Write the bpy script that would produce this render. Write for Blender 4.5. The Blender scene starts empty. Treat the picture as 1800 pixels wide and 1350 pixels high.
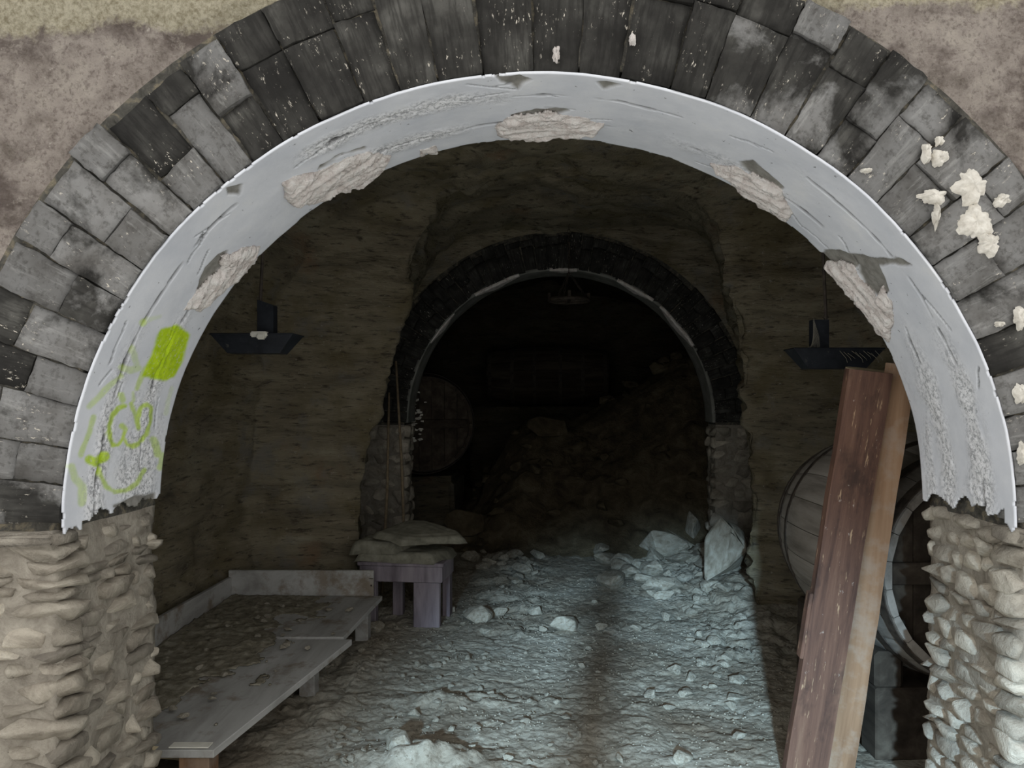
import bpy, bmesh, math, random
import numpy as np
from mathutils import Vector, Matrix
random.seed(7); RNG = np.random.default_rng(7)
S = bpy.context.scene; COL = S.collection
PI = math.pi
F, VX, VY = 1350.0, 968.0, 698.0            # focal length and vanishing point in photo pixels; eye is the origin, Y goes into the cellar
# ---------------------------------------------------------------- camera
cd = bpy.data.cameras.new('camera'); cam = bpy.data.objects.new('camera', cd); COL.objects.link(cam)
cam.location = (0, 0, 0); cam.rotation_euler = (PI/2, 0, 0)
cd.sensor_width = 36; cd.lens = 36*F/1800; cd.shift_x = -(VX-900)/1800; cd.shift_y = (VY-675)/1800
cd.clip_start = 0.05; S.camera = cam
# ---------------------------------------------------------------- light
w = bpy.data.worlds.new('daylight'); S.world = w; w.use_nodes = True
bg = w.node_tree.nodes['Background']; bg.inputs[0].default_value = (1.0, 0.985, 0.96, 1); bg.inputs[1].default_value = 1.2
sl = bpy.data.lights.new('doorway_beam', 'SPOT'); so = bpy.data.objects.new('doorway_beam', sl); COL.objects.link(so)
so.location = (-1.35, -11.0, 2.8); tgt = Vector((0.36, 2.45, -1.7))
so.rotation_euler = (tgt - Vector(so.location)).to_track_quat('-Z', 'Y').to_euler()
sl.energy = 20500; sl.color = (0.52, 0.78, 1.0); sl.shadow_soft_size = 0.26; sl.spot_size = math.radians(13.6); sl.spot_blend = 0.8
S.view_settings.view_transform = 'Standard'; S.view_settings.look = 'None'
S.view_settings.exposure = 0.0; S.view_settings.gamma = 1.0; S.view_settings.use_curve_mapping = False
S.cycles.max_bounces = 8; S.cycles.diffuse_bounces = 5

# ---------------------------------------------------------------- noise
def _h(ix, iy, iz, seed):
    n = (ix*374761393 + iy*668265263 + iz*1274126177 + seed*144665) & 0xffffffff
    n = ((n ^ (n >> 13))*1274126177) & 0xffffffff
    n = n ^ (n >> 16)
    return (n & 0xffff)/32767.5 - 1.0
def vn(x, y, z, seed=0):
    x, y, z = np.broadcast_arrays(np.asarray(x, float), np.asarray(y, float), np.asarray(z, float))
    ix, iy, iz = (np.floor(a).astype(np.int64) for a in (x, y, z))
    fx, fy, fz = x-ix, y-iy, z-iz
    fx, fy, fz = (a*a*(3-2*a) for a in (fx, fy, fz))
    r = 0
    for dx in (0, 1):
        for dy in (0, 1):
            for dz in (0, 1):
                wgt = (fx if dx else 1-fx)*(fy if dy else 1-fy)*(fz if dz else 1-fz)
                r = r + wgt*_h(ix+dx, iy+dy, iz+dz, seed)
    return r
def fbm(x, y, z, o=4, seed=0, g=0.5):
    r = 0; a = 1; s = 0
    for k in range(o):
        r = r + a*vn(np.asarray(x)*2**k, np.asarray(y)*2**k, np.asarray(z)*2**k, seed+k*17); s += a; a *= g
    return r/s
def sstep(a, b, x):
    t = np.clip((np.asarray(x, float)-a)/(b-a), 0, 1); return t*t*(3-2*t)
# ---------------------------------------------------------------- helpers
def mesh(name, verts, faces, smooth=True):
    me = bpy.data.meshes.new(name); me.from_pydata([tuple(v) for v in verts], [], [tuple(f) for f in faces]); me.update()
    if smooth: me.polygons.foreach_set('use_smooth', [True]*len(me.polygons))
    return me
def npmesh(name, V, Fq, smooth=True):
    me = bpy.data.meshes.new(name)
    V = np.ascontiguousarray(V, dtype=np.float32); Fq = np.ascontiguousarray(Fq, dtype=np.int32)
    me.vertices.add(len(V)); me.vertices.foreach_set('co', V.ravel())
    n = Fq.shape[1]
    me.loops.add(Fq.size); me.loops.foreach_set('vertex_index', Fq.ravel())
    me.polygons.add(len(Fq)); me.polygons.foreach_set('loop_start', np.arange(len(Fq), dtype=np.int32)*n)
    me.polygons.foreach_set('loop_total', np.full(len(Fq), n, np.int32))
    if smooth: me.polygons.foreach_set('use_smooth', np.ones(len(Fq), bool))
    me.update(calc_edges=True); me.validate()
    return me
def gridfaces(n, m, keep=None, flip=False):
    i, j = np.meshgrid(np.arange(n-1), np.arange(m-1), indexing='ij')
    a = i*m+j
    q = np.stack([a, a+1, a+m+1, a+m], -1)
    if flip: q = q[..., ::-1]
    if keep is not None: return q[keep]
    return q.reshape(-1, 4)
def compact(V, Q, attrs=None):
    used = np.unique(Q); mp = np.full(len(V), -1); mp[used] = np.arange(len(used))
    out = (V[used], mp[Q])
    if attrs is not None: return out+({k: a[used] for k, a in attrs.items()},)
    return out
def setattrs(me, attrs):
    for k, a in attrs.items():
        at = me.attributes.new(k, 'FLOAT', 'POINT'); at.data.foreach_set('value', np.ascontiguousarray(a, dtype=np.float32))
def link(name, me, mat=None, parent=None, loc=None):
    o = bpy.data.objects.new(name, me); COL.objects.link(o)
    if mat is not None and me is not None and not me.materials: me.materials.append(mat)
    if loc is not None: o.location = loc
    if parent is not None: o.parent = parent
    return o
def tag(o, label=None, cat=None, group=None, kind=None):
    if label: o['label'] = label
    if cat: o['category'] = cat
    if group: o['group'] = group
    if kind: o['kind'] = kind
    return o
def empty(name, loc=(0, 0, 0), rot=(0, 0, 0)):
    o = bpy.data.objects.new(name, None); COL.objects.link(o); o.location = loc; o.rotation_euler = rot; o.empty_display_size = 0.05
    return o
def bm_obj(name, bm, mat, parent=None, smooth=False):
    me = bpy.data.meshes.new(name); bmesh.ops.recalc_face_normals(bm, faces=bm.faces[:]); bm.to_mesh(me); bm.free()
    if smooth: me.polygons.foreach_set('use_smooth', [True]*len(me.polygons))
    return link(name, me, mat, parent)
def bm_box(bm, c, s, rot=None, bevel=0.0, seg=1):
    g = bmesh.ops.create_cube(bm, size=1.0)['verts']
    M = Matrix.Translation(c) @ (rot.to_4x4() if rot is not None else Matrix.Identity(4)) @ Matrix.Diagonal((*s, 1))
    bmesh.ops.transform(bm, matrix=M, verts=g)
    if bevel:
        es = list({e for v in g for e in v.link_edges})
        bmesh.ops.bevel(bm, geom=es, offset=bevel, segments=seg, affect='EDGES')
def bm_prism(bm, poly, z0, z1, M=None):
    """poly: list of (x,y); extruded z0..z1"""
    lo = [bm.verts.new((x, y, z0)) for x, y in poly]; hi = [bm.verts.new((x, y, z1)) for x, y in poly]
    n = len(poly); bm.faces.new(lo[::-1]); bm.faces.new(hi)
    for k in range(n): bm.faces.new((lo[k], lo[(k+1) % n], hi[(k+1) % n], hi[k]))
    if M is not None: bmesh.ops.transform(bm, matrix=M, verts=lo+hi)
def bm_tube(bm, pts, r, seg=8):
    pts = [Vector(p) for p in pts]; rings = []
    for i, p in enumerate(pts):
        d = (pts[min(i+1, len(pts)-1)]-pts[max(i-1, 0)]).normalized()
        u = d.orthogonal().normalized() if i == 0 else (rings_u - d*rings_u.dot(d)).normalized()
        rings_u = u; v = d.cross(u)
        rr = r[i] if isinstance(r, (list, tuple)) else r
        rings.append([bm.verts.new(p+(u*math.cos(2*PI*k/seg)+v*math.sin(2*PI*k/seg))*rr) for k in range(seg)])
    for a, b in zip(rings, rings[1:]):
        for k in range(seg): bm.faces.new((a[k], a[(k+1) % seg], b[(k+1) % seg], b[k]))
    bm.faces.new(rings[0][::-1]); bm.faces.new(rings[-1])
def at(px, py, Y): return Vector(((px-VX)/F*Y, Y, (VY-py)/F*Y))
def pxof(X, Y, Z): return VX+F*X/Y, VY-F*Z/Y
# ---------------------------------------------------------------- materials
def srgb(r, g, b):
    f = lambda c: (c/255/12.92) if c/255 <= 0.04045 else ((c/255+0.055)/1.055)**2.4
    return (f(r), f(g), f(b), 1)
class NB:
    def __init__(s, name, rough=0.9):
        s.m = bpy.data.materials.new(name); s.m.use_nodes = True; s.t = s.m.node_tree; s.N = s.t.nodes; s.L = s.t.links
        s.b = s.N['Principled BSDF']; s.b.inputs['Roughness'].default_value = rough
        s.b.inputs['Specular IOR Level'].default_value = 0.25
        s.tc = s.N.new('ShaderNodeTexCoord')
    def coord(s, scale=(1, 1, 1), kind='Object', rnd=False):
        mp = s.N.new('ShaderNodeMapping'); mp.inputs['Scale'].default_value = scale
        if kind == 'World':
            g = s.N.new('ShaderNodeNewGeometry'); s.L.new(g.outputs['Position'], mp.inputs['Vector'])
        else: s.L.new(s.tc.outputs[kind], mp.inputs['Vector'])
        if rnd:
            oi = s.N.new('ShaderNodeObjectInfo'); mu = s.N.new('ShaderNodeMath'); mu.operation = 'MULTIPLY'; mu.inputs[1].default_value = 37.0
            s.L.new(oi.outputs['Random'], mu.inputs[0]); s.L.new(mu.outputs[0], mp.inputs['Location'])
        return mp.outputs[0]
    def noise(s, vec, scale, detail=6, rough=0.6, dist=0.0):
        n = s.N.new('ShaderNodeTexNoise'); n.inputs['Scale'].default_value = scale; n.inputs['Detail'].default_value = detail
        n.inputs['Roughness'].default_value = rough; n.inputs['Distortion'].default_value = dist
        s.L.new(vec, n.inputs['Vector']); return n.outputs['Fac']
    def vor(s, vec, scale, feat='F1'):
        n = s.N.new('ShaderNodeTexVoronoi'); n.feature = feat; n.inputs['Scale'].default_value = scale; s.L.new(vec, n.inputs['Vector']); return n.outputs['Distance']
    def ramp(s, fac, stops, interp='LINEAR'):
        r = s.N.new('ShaderNodeValToRGB'); r.color_ramp.interpolation = interp; e = r.color_ramp.elements
        while len(e) > 1: e.remove(e[-1])
        for k, (p, c) in enumerate(stops):
            el = e[0] if k == 0 else e.new(p)
            el.position = p; el.color = c if len(c) == 4 else (*c, 1)
        s.L.new(fac, r.inputs[0]); return r.outputs[0]
    def mix(s, fac, a, b, mode='MIX'):
        m = s.N.new('ShaderNodeMix'); m.data_type = 'RGBA'; m.blend_type = mode
        for k, v in ((0, fac), (6, a), (7, b)):
            if isinstance(v, (int, float)): m.inputs[k].default_value = v
            elif isinstance(v, tuple): m.inputs[k].default_value = v
            else: s.L.new(v, m.inputs[k])
        return m.outputs[2]
    def attr(s, name):
        a = s.N.new('ShaderNodeAttribute'); a.attribute_name = name; return a.outputs['Fac']
    def rnd(s): return s.N.new('ShaderNodeObjectInfo').outputs['Random']
    def math(s, op, a, b=0.0):
        m = s.N.new('ShaderNodeMath'); m.operation = op
        for k, v in ((0, a), (1, b)):
            if isinstance(v, (int, float)): m.inputs[k].default_value = v
            else: s.L.new(v, m.inputs[k])
        return m.outputs[0]
    def color(s, c):
        if isinstance(c, tuple): s.b.inputs['Base Color'].default_value = c
        else: s.L.new(c, s.b.inputs['Base Color'])
    def bump(s, h, strength=0.5, dist=0.01):
        b = s.N.new('ShaderNodeBump'); b.inputs['Strength'].default_value = strength; b.inputs['Distance'].default_value = dist
        s.L.new(h, b.inputs['Height']); s.L.new(b.outputs[0], s.b.inputs['Normal'])
def W(v): return (v, v, v, 1)
def m_brick(name, allsoot=False):
    n = NB(name, 0.85); v = n.coord(rnd=True); vs = n.coord((1, 1, 0.12), rnd=True); vw = n.coord(kind='World')
    big = n.noise(v, 7, 5, 0.55); stri = n.noise(vs, 60, 4, 0.6); fine = n.noise(v, 45, 6, 0.7)
    grey = n.ramp(big, [(0.28, srgb(92, 90, 87)), (0.45, srgb(115, 114, 112)), (0.7, srgb(136, 136, 135))])
    grey = n.mix(n.ramp(fine, [(0.34, W(0.7)), (0.5, W(0))]), grey, srgb(76, 74, 71)); grey = n.mix(n.ramp(n.noise(vs, 38, 5, 0.7), [(0.54, W(0)), (0.66, W(0.45))]), grey, srgb(166, 166, 163))
    soot = n.ramp(big, [(0.34, srgb(36, 35, 33)), (0.55, srgb(58, 57, 54)), (0.72, srgb(84, 83, 79))])
    soot = n.mix(n.ramp(stri, [(0.45, W(0)), (0.6, W(0.6))]), soot, srgb(30, 29, 27))
    if allsoot: c = soot
    else:
        g = n.N.new('ShaderNodeNewGeometry'); sep = n.N.new('ShaderNodeSeparateXYZ'); n.L.new(g.outputs['Position'], sep.inputs[0])
        zt = n.ramp(sep.outputs[2], [(0.55, W(0)), (1.0, W(0.16))])
        k = n.math('ADD', n.noise(vw, 3.6, 7, 0.62, 0.3), zt); k = n.math('ADD', k, n.math('MULTIPLY', n.math('SUBTRACT', n.rnd(), 0.5), 0.24))
        c = n.mix(n.ramp(k, [(0.56, W(0)), (0.66, W(1))]), grey, soot)
    c3 = n.mix(1.0, c, n.ramp(n.rnd(), [(0, W(0.8)), (1, W(1.18))]), 'MULTIPLY')
    sp = n.noise(n.coord((1, 1, 0.35), rnd=True), 95, 3, 0.8); spm = n.math('MULTIPLY', n.ramp(sp, [(0.62, W(0)), (0.67, W(1))]), n.ramp(n.noise(vw, 6, 4, 0.6), [(0.50, W(0)), (0.60, W(1))]))
    c4 = n.mix(spm, c3, srgb(205, 198, 185)); n.color(c4)
    n.bump(n.math('ADD', n.math('MULTIPLY', stri, 0.5), fine), 0.45, 0.005); return n.m
def m_stone(name, cols, sc=9, bump=0.6, blu=0.0):
    n = NB(name, 0.92); v = n.coord(kind='World'); big = n.noise(v, sc, 6, 0.65, 0.6); fine = n.noise(v, sc*6, 6, 0.7)
    c = n.ramp(big, [(0.3, cols[0]), (0.5, cols[1]), (0.7, cols[2])])
    r = n.ramp(n.rnd(), [(0, W(0.72)), (1, W(1.22))])
    c = n.mix(1.0, c, r, 'MULTIPLY')
    c = n.mix(n.ramp(fine, [(0.3, W(0.35)), (0.5, W(0))]), c, cols[0]); n.color(c)
    n.bump(n.math('ADD', n.math('MULTIPLY', big, 1.6), fine), bump, 0.012); return n.m
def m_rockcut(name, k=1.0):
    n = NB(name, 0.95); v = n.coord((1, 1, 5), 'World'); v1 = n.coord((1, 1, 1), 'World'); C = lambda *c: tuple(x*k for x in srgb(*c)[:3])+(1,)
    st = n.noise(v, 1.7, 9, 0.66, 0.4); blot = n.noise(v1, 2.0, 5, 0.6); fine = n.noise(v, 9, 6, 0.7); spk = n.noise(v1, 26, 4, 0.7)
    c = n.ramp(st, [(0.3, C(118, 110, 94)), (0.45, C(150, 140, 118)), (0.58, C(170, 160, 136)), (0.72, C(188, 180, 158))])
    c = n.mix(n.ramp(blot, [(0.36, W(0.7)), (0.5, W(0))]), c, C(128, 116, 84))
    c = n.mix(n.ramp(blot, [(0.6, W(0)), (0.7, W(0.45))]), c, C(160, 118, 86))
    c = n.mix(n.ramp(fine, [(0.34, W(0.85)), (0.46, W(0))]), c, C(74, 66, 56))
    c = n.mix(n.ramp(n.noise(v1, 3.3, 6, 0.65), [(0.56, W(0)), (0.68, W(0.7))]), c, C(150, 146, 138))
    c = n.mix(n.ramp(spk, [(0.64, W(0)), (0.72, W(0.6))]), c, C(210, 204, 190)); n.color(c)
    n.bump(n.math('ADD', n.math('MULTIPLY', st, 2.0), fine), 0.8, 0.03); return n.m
def m_wallplaster():
    n = NB('old_pink_plaster', 0.93); v = n.coord(kind='World'); big = n.noise(v, 2.6, 7, 0.62); mid = n.noise(v, 9, 8, 0.7); fine = n.noise(v, 60, 5, 0.7)
    c = n.ramp(mid, [(0.3, srgb(136, 126, 116)), (0.5, srgb(180, 169, 160)), (0.72, srgb(204, 194, 182))])
    st = n.noise(n.coord((1.0, 1, 1.6), 'World'), 2.4, 8, 0.66)
    c = n.mix(n.ramp(st, [(0.52, W(0)), (0.62, W(0.8))]), c, srgb(98, 86, 80))
    g = n.N.new('ShaderNodeNewGeometry'); sep = n.N.new('ShaderNodeSeparateXYZ'); n.L.new(g.outputs['Position'], sep.inputs[0])
    c = n.mix(n.ramp(fine, [(0.36, W(0.55)), (0.5, W(0))]), c, srgb(104, 92, 84)); c = n.mix(n.ramp(n.noise(v, 20, 6, 0.75), [(0.56, W(0)), (0.68, W(0.6))]), c, srgb(206, 196, 184)); top = n.math('ADD', sep.outputs[2], n.math('MULTIPLY', mid, 0.2))
    c = n.mix(n.ramp(n.math('SUBTRACT', n.math('SUBTRACT', top, n.math('MULTIPLY', sep.outputs[0], 0.03)), 0.72), [(0.605, W(0)), (0.635, W(1))]), c, n.ramp(fine, [(0.35, srgb(158, 148, 122)), (0.6, srgb(212, 204, 180))]))
    low = n.math('MULTIPLY', n.ramp(n.math('ADD', n.math('MULTIPLY', sep.outputs[2], -1), big), [(0.0, W(0)), (0.02, W(1))]), 0.0)
    c = n.mix(n.ramp(n.noise(v, 34, 4, 0.7), [(0.68, W(0)), (0.73, W(0.9))]), c, srgb(214, 206, 196)); n.color(c)
    n.bump(n.math('ADD', n.math('MULTIPLY', mid, 3), fine), 0.9, 0.03); return n.m
def m_lining():
    n = NB('white_lining_plaster', 0.8); v = n.coord(kind='World'); big = n.noise(v, 5, 5, 0.6); fine = n.noise(v, 70, 5, 0.75); mid = n.noise(v, 24, 5, 0.6)
    c = n.ramp(big, [(0.3, srgb(214, 218, 226)), (0.6, srgb(230, 233, 239)), (0.75, srgb(238, 240, 243))])
    c = n.mix(n.attr('rough'), c, n.ramp(fine, [(0.42, srgb(176, 178, 182)), (0.52, srgb(246, 247, 250))]))
    c = n.mix(n.ramp(n.noise(v, 38, 3, 0.6), [(0.70, W(0)), (0.73, W(0.8))]), c, srgb(120, 122, 126))
    c = n.mix(n.attr('grey'), c, n.ramp(mid, [(0.4, srgb(128, 126, 120)), (0.6, srgb(152, 150, 144))]))
    c = n.mix(n.attr('crack'), c, srgb(84, 84, 84))
    pf = n.math('MULTIPLY', n.attr('paint'), n.ramp(fine, [(0.28, W(0.35)), (0.45, W(1))]))
    c = n.mix(pf, c, n.ramp(mid, [(0.35, srgb(176, 208, 28)), (0.65, srgb(204, 234, 44))])); n.color(c)
    n.bump(n.math('ADD', n.math('MULTIPLY', big, 0.4), n.math('MULTIPLY', fine, n.math('ADD', n.attr('rough'), 0.12))), 0.6, 0.008); return n.m
def m_floor():
    n = NB('dusty_dirt', 0.95); v = n.coord(kind='World'); big = n.noise(v, 1.6, 6, 0.6, 0.4); fine = n.noise(v, 26, 8, 0.75); peb = n.vor(v, 34)
    c = n.ramp(big, [(0.3, srgb(122, 110, 94)), (0.5, srgb(158, 152, 138)), (0.7, srgb(176, 172, 160))])
    c = n.mix(n.ramp(fine, [(0.35, W(0.7)), (0.5, W(0))]), c, srgb(92, 80, 64))
    c = n.mix(n.ramp(n.noise(v, 60, 3, 0.7), [(0.66, W(0)), (0.72, W(0.8))]), c, srgb(206, 206, 198)); n.color(c)
    n.bump(n.math('ADD', fine, n.math('MULTIPLY', peb, -0.7)), 0.7, 0.014); return n.m
def m_simple(name, stops, sc=12, stretch=(1, 1, 1), rough=0.85, bump=0.3, bd=0.004, kind='Object', rnd=False, dust=None, metallic=0.0):
    n = NB(name, rough); v = n.coord(stretch, kind, rnd); a = n.noise(v, sc, 6, 0.62, 0.4); c = n.ramp(a, stops)
    if dust:
        d = n.noise(n.coord(kind='World'), dust[1], 6, 0.65); c = n.mix(n.ramp(d, [(dust[2], W(0)), (dust[2]+0.12, W(dust[3]))]), c, dust[0])
    n.color(c); n.b.inputs['Metallic'].default_value = metallic
    n.bump(n.math('ADD', a, n.math('MULTIPLY', n.noise(v, sc*5, 4, 0.7), 0.4)), bump, bd); return n.m
MB_GREY = m_brick('grey_washed_brick'); MB_SOOT = m_brick('sooty_brick', True)
M_MORT = m_stone('dark_mortar', (srgb(60, 58, 53), srgb(92, 90, 84), srgb(150, 140, 118)), 22, 0.8)
M_MUD = m_stone('mud_mortar', (srgb(126, 119, 108), srgb(162, 155, 143), srgb(184, 177, 164)), 10, 0.9)
M_RUB = m_stone('rubble_stone', (srgb(130, 122, 110), srgb(176, 168, 154), srgb(204, 197, 182)), 6, 1.0)
M_RUBG = m_stone('grey_rubble_stone', (srgb(120, 113, 104), srgb(154, 147, 135), srgb(182, 174, 160)), 9, 0.9)
M_CAVE = m_rockcut('stratified_earth', .74); M_CAVED = m_rockcut('shaded_earth', .30); M_WALL = m_wallplaster(); M_LIN = m_lining(); M_FLOOR = m_floor()  # M_CAVED: M_CAVE darkened, the far room's shade put into its colour
M_PATCH = m_simple('pinkish_gypsum', [(0.3, srgb(196, 184, 178)), (0.5, srgb(236, 229, 224)), (0.7, srgb(246, 243, 239))], 26, (1, 1, 1), 0.85, 1.0, 0.016, 'World')
M_SPLAT = m_simple('white_gypsum', [(0.3, srgb(204, 198, 186)), (0.6, srgb(236, 232, 222))], 30, (1, 1, 1), 0.8, 0.7, 0.01, 'World')
M_ROCK = m_simple('pale_dusty_rock', [(0.3, srgb(120, 112, 98)), (0.5, srgb(156, 150, 136)), (0.7, srgb(178, 174, 162))], 9, (1, 1, 1), 0.95, 0.7, 0.01, 'Object', True)
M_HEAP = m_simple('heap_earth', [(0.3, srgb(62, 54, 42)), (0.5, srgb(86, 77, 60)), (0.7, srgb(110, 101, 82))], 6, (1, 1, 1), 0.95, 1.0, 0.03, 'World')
def m_board():
    n = NB('red_brown_timber', 0.7); vs = n.coord((1, 1, 0.07)); v = n.coord((1, 1, .5)); g = n.noise(vs, 16, 7, 0.7, 0.3)
    c = n.ramp(g, [(0.3, srgb(66, 48, 42)), (0.5, srgb(98, 72, 60)), (0.7, srgb(118, 92, 76))])
    c = n.mix(n.ramp(n.noise(v, 5, 6, 0.65), [(0.5, W(0)), (0.64, W(0.8))]), c, srgb(50, 38, 34))
    c = n.mix(n.ramp(n.noise(n.coord((1, 1, .15)), 60, 3, 0.7), [(0.64, W(0)), (0.70, W(0.7))]), c, srgb(178, 150, 120))
    c = n.mix(n.ramp(n.noise(v, 34, 4, 0.7), [(0.66, W(0)), (0.72, W(0.6))]), c, srgb(186, 172, 160)); n.color(c)
    n.bump(g, 0.5, 0.004); return n.m
M_PLANKR = m_board()
M_PLANKL = m_simple('dusty_light_timber', [(0.3, srgb(96, 72, 54)), (0.5, srgb(136, 108, 84)), (0.7, srgb(156, 134, 112))], 7, (1, 1, 0.1), 0.85, 0.4, 0.003, 'Object', False, (srgb(150, 138, 126), 6, 0.5, 0.4))
M_SAP = m_simple('pale_sapwood', [(0.3, srgb(150, 134, 104)), (0.6, srgb(186, 172, 142))], 9, (1, 1, 0.1), 0.85, 0.4, 0.003)
M_BENCH = m_simple('dusty_grey_board', [(0.3, srgb(140, 138, 134)), (0.5, srgb(170, 170, 167)), (0.7, srgb(186, 186, 184))], 6, (1, 0.2, 1), 0.85, 0.3, 0.003, 'Object', False, (srgb(116, 100, 78), 5, 0.52, 0.7))
M_DIRT = m_simple('brown_dirt_crust', [(0.3, srgb(92, 86, 72)), (0.5, srgb(134, 128, 112)), (0.7, srgb(164, 160, 146))], 20, (1, 1, 1), 0.95, 0.9, 0.01, 'World')
M_STOOL = m_simple('faded_purple_paint', [(0.3, srgb(96, 88, 94)), (0.5, srgb(134, 126, 134)), (0.7, srgb(160, 152, 158))], 10, (1, 1, 0.15), 0.8, 0.3, 0.003)
M_SACK = m_simple('grey_green_sackcloth', [(0.3, srgb(112, 110, 98)), (0.5, srgb(140, 138, 124)), (0.7, srgb(158, 156, 142))], 14, (1, 1, 1), 0.95, 0.4, 0.004)
M_BLACK = m_simple('black_enamel', [(0.3, srgb(24, 26, 30)), (0.7, srgb(44, 48, 54))], 12, (1, 1, 1), 0.5, 0.1, 0.002, 'Object', False, (srgb(120, 116, 108), 22, 0.62, 0.5))
M_WHITE = m_simple('white_porcelain', [(0.3, srgb(200, 198, 186)), (0.7, srgb(224, 222, 212))], 12, rough=0.5, bump=0.05)
M_IRON = m_simple('rusty_iron', [(0.3, srgb(40, 36, 33)), (0.6, srgb(78, 70, 62))], 20, rough=0.7, bump=0.4)
M_WEB = m_simple('dusty_cobweb', [(0.3, srgb(120, 116, 104)), (0.7, srgb(150, 146, 134))], 20, rough=0.95)
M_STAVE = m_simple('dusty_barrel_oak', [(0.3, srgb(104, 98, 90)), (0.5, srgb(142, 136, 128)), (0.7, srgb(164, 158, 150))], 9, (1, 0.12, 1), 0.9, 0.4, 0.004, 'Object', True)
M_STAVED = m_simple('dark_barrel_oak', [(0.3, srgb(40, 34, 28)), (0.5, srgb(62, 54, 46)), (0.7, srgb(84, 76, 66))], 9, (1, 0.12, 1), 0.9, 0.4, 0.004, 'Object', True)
M_REED = m_simple('dry_cane', [(0.3, srgb(112, 98, 78)), (0.7, srgb(150, 134, 110))], 30, rough=0.8)

# ================================================================ structure
def chaikin(P, k=2):
    P = [tuple(p) for p in P]
    for _ in range(k):
        Q = [P[0]]
        for a, b in zip(P, P[1:]):
            Q += [(0.75*a[0]+0.25*b[0], 0.75*a[1]+0.25*b[1]), (0.25*a[0]+0.75*b[0], 0.25*a[1]+0.75*b[1])]
        P = Q+[P[-1]]
    return np.array(P)
def resample(P, n):
    d = np.r_[0, np.cumsum(np.hypot(*np.diff(P, axis=0).T))]; t = np.linspace(0, d[-1], n)
    return np.stack([np.interp(t, d, P[:, 0]), np.interp(t, d, P[:, 1])], -1)
def section(Lh, Rh, n):
    return np.vstack([resample(chaikin(Lh), n), resample(chaikin(Rh), n)[1:]])
NS = 150
SEC_N = section([(-2.36, -1.95), (-2.42, -1), (-2.36, 0), (-2.2, .8), (-1.7, 1.32), (-.8, 1.58), (.1, 1.66)], [(.1, 1.66), (1, 1.62), (1.9, 1.36), (2.4, .8), (2.55, 0), (2.6, -1), (2.6, -1.95)], NS)
SEC_P = section([(-1.54, -1.95), (-1.48, -.6), (-1.26, .26), (-1.10, .8), (-.98, 1.3), (-.78, 1.55), (-.3, 1.64), (.1, 1.66)], [(.1, 1.66), (.8, 1.66), (1.12, 1.6), (1.28, 1.35), (1.42, .6), (1.54, -.3), (1.58, -1.95)], NS)
SEC_B = section([(-2.5, -1.95), (-2.6, -.6), (-2.5, .6), (-1.8, 1.6), (0, 2.0)], [(0, 2.0), (1.8, 1.6), (2.6, .6), (2.7, -.6), (2.6, -1.95)], NS)
ys = np.r_[np.arange(3.12, 5.6, .035), np.arange(5.6, 6.2, .0095), np.arange(6.2, 7.95, .04)]
def cave(name, ys, wts, seed, kind='structure', mat=None):
    """wts: function Y -> (section, blend)"""
    P = np.array([wts(y) for y in ys])                       # (ny, ns, 2)
    X = P[..., 0]; Z = P[..., 1]; Y = np.repeat(ys[:, None], X.shape[1], 1)
    V = np.stack([X, Y, Z], -1)
    dY = np.gradient(V, axis=0); dS = np.gradient(V, axis=1); N = np.cross(dY, dS); N /= np.linalg.norm(N, axis=-1, keepdims=True)+1e-9
    # into the rock
    Cc = np.stack([X*0+.1, Y, Z*0-.3], -1); sgn = np.sign(((V-Cc)*N*np.array([1, 0.0, 1])).sum(-1)); sgn[sgn == 0] = 1
    side = sgn[..., None]*N
    d = 0.10*fbm(X*.9, Y*.9, Z*1.3, 4, seed) + 0.075*fbm(X*1.1, Y*1.1, Z*7, 5, seed+5, .6)
    led = fbm(X*1.6, Y*1.6, Z*5, 3, seed+9); d += 0.05*sstep(.05, .2, led) + 0.03*np.abs(fbm(X*5, Y*5, Z*11, 4, seed+3))
    V = V + side*d[..., None]
    me = npmesh(name, V.reshape(-1, 3), gridfaces(V.shape[0], V.shape[1])); o = link(name, me, mat or M_CAVE); o['kind'] = kind; return o
def wt_main(y):
    b = float(sstep(5.84, 6.08, y)); rc = float(sstep(5.2, 5.86, y))**2
    A = SEC_N.copy(); A[:, 0] *= 1-0.05*rc
    B = SEC_P.copy(); B[:, 0] *= 1+max(0, y-6.05)*.19
    return A*(1-b)+B*b
cv = cave('wall_chamber', ys, wt_main, 11); tag(cv, 'olive brown earth walls and vault cut in thin horizontal layers')
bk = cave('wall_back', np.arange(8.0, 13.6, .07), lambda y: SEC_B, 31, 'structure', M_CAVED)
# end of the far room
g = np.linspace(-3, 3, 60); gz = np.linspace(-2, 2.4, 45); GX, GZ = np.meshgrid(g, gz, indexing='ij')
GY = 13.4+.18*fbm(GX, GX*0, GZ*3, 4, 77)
tag(link('wall_end', npmesh('wall_end', np.stack([GX, GY, GZ], -1).reshape(-1, 3), gridfaces(60, 45, flip=True)), M_CAVED), kind='structure')

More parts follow.
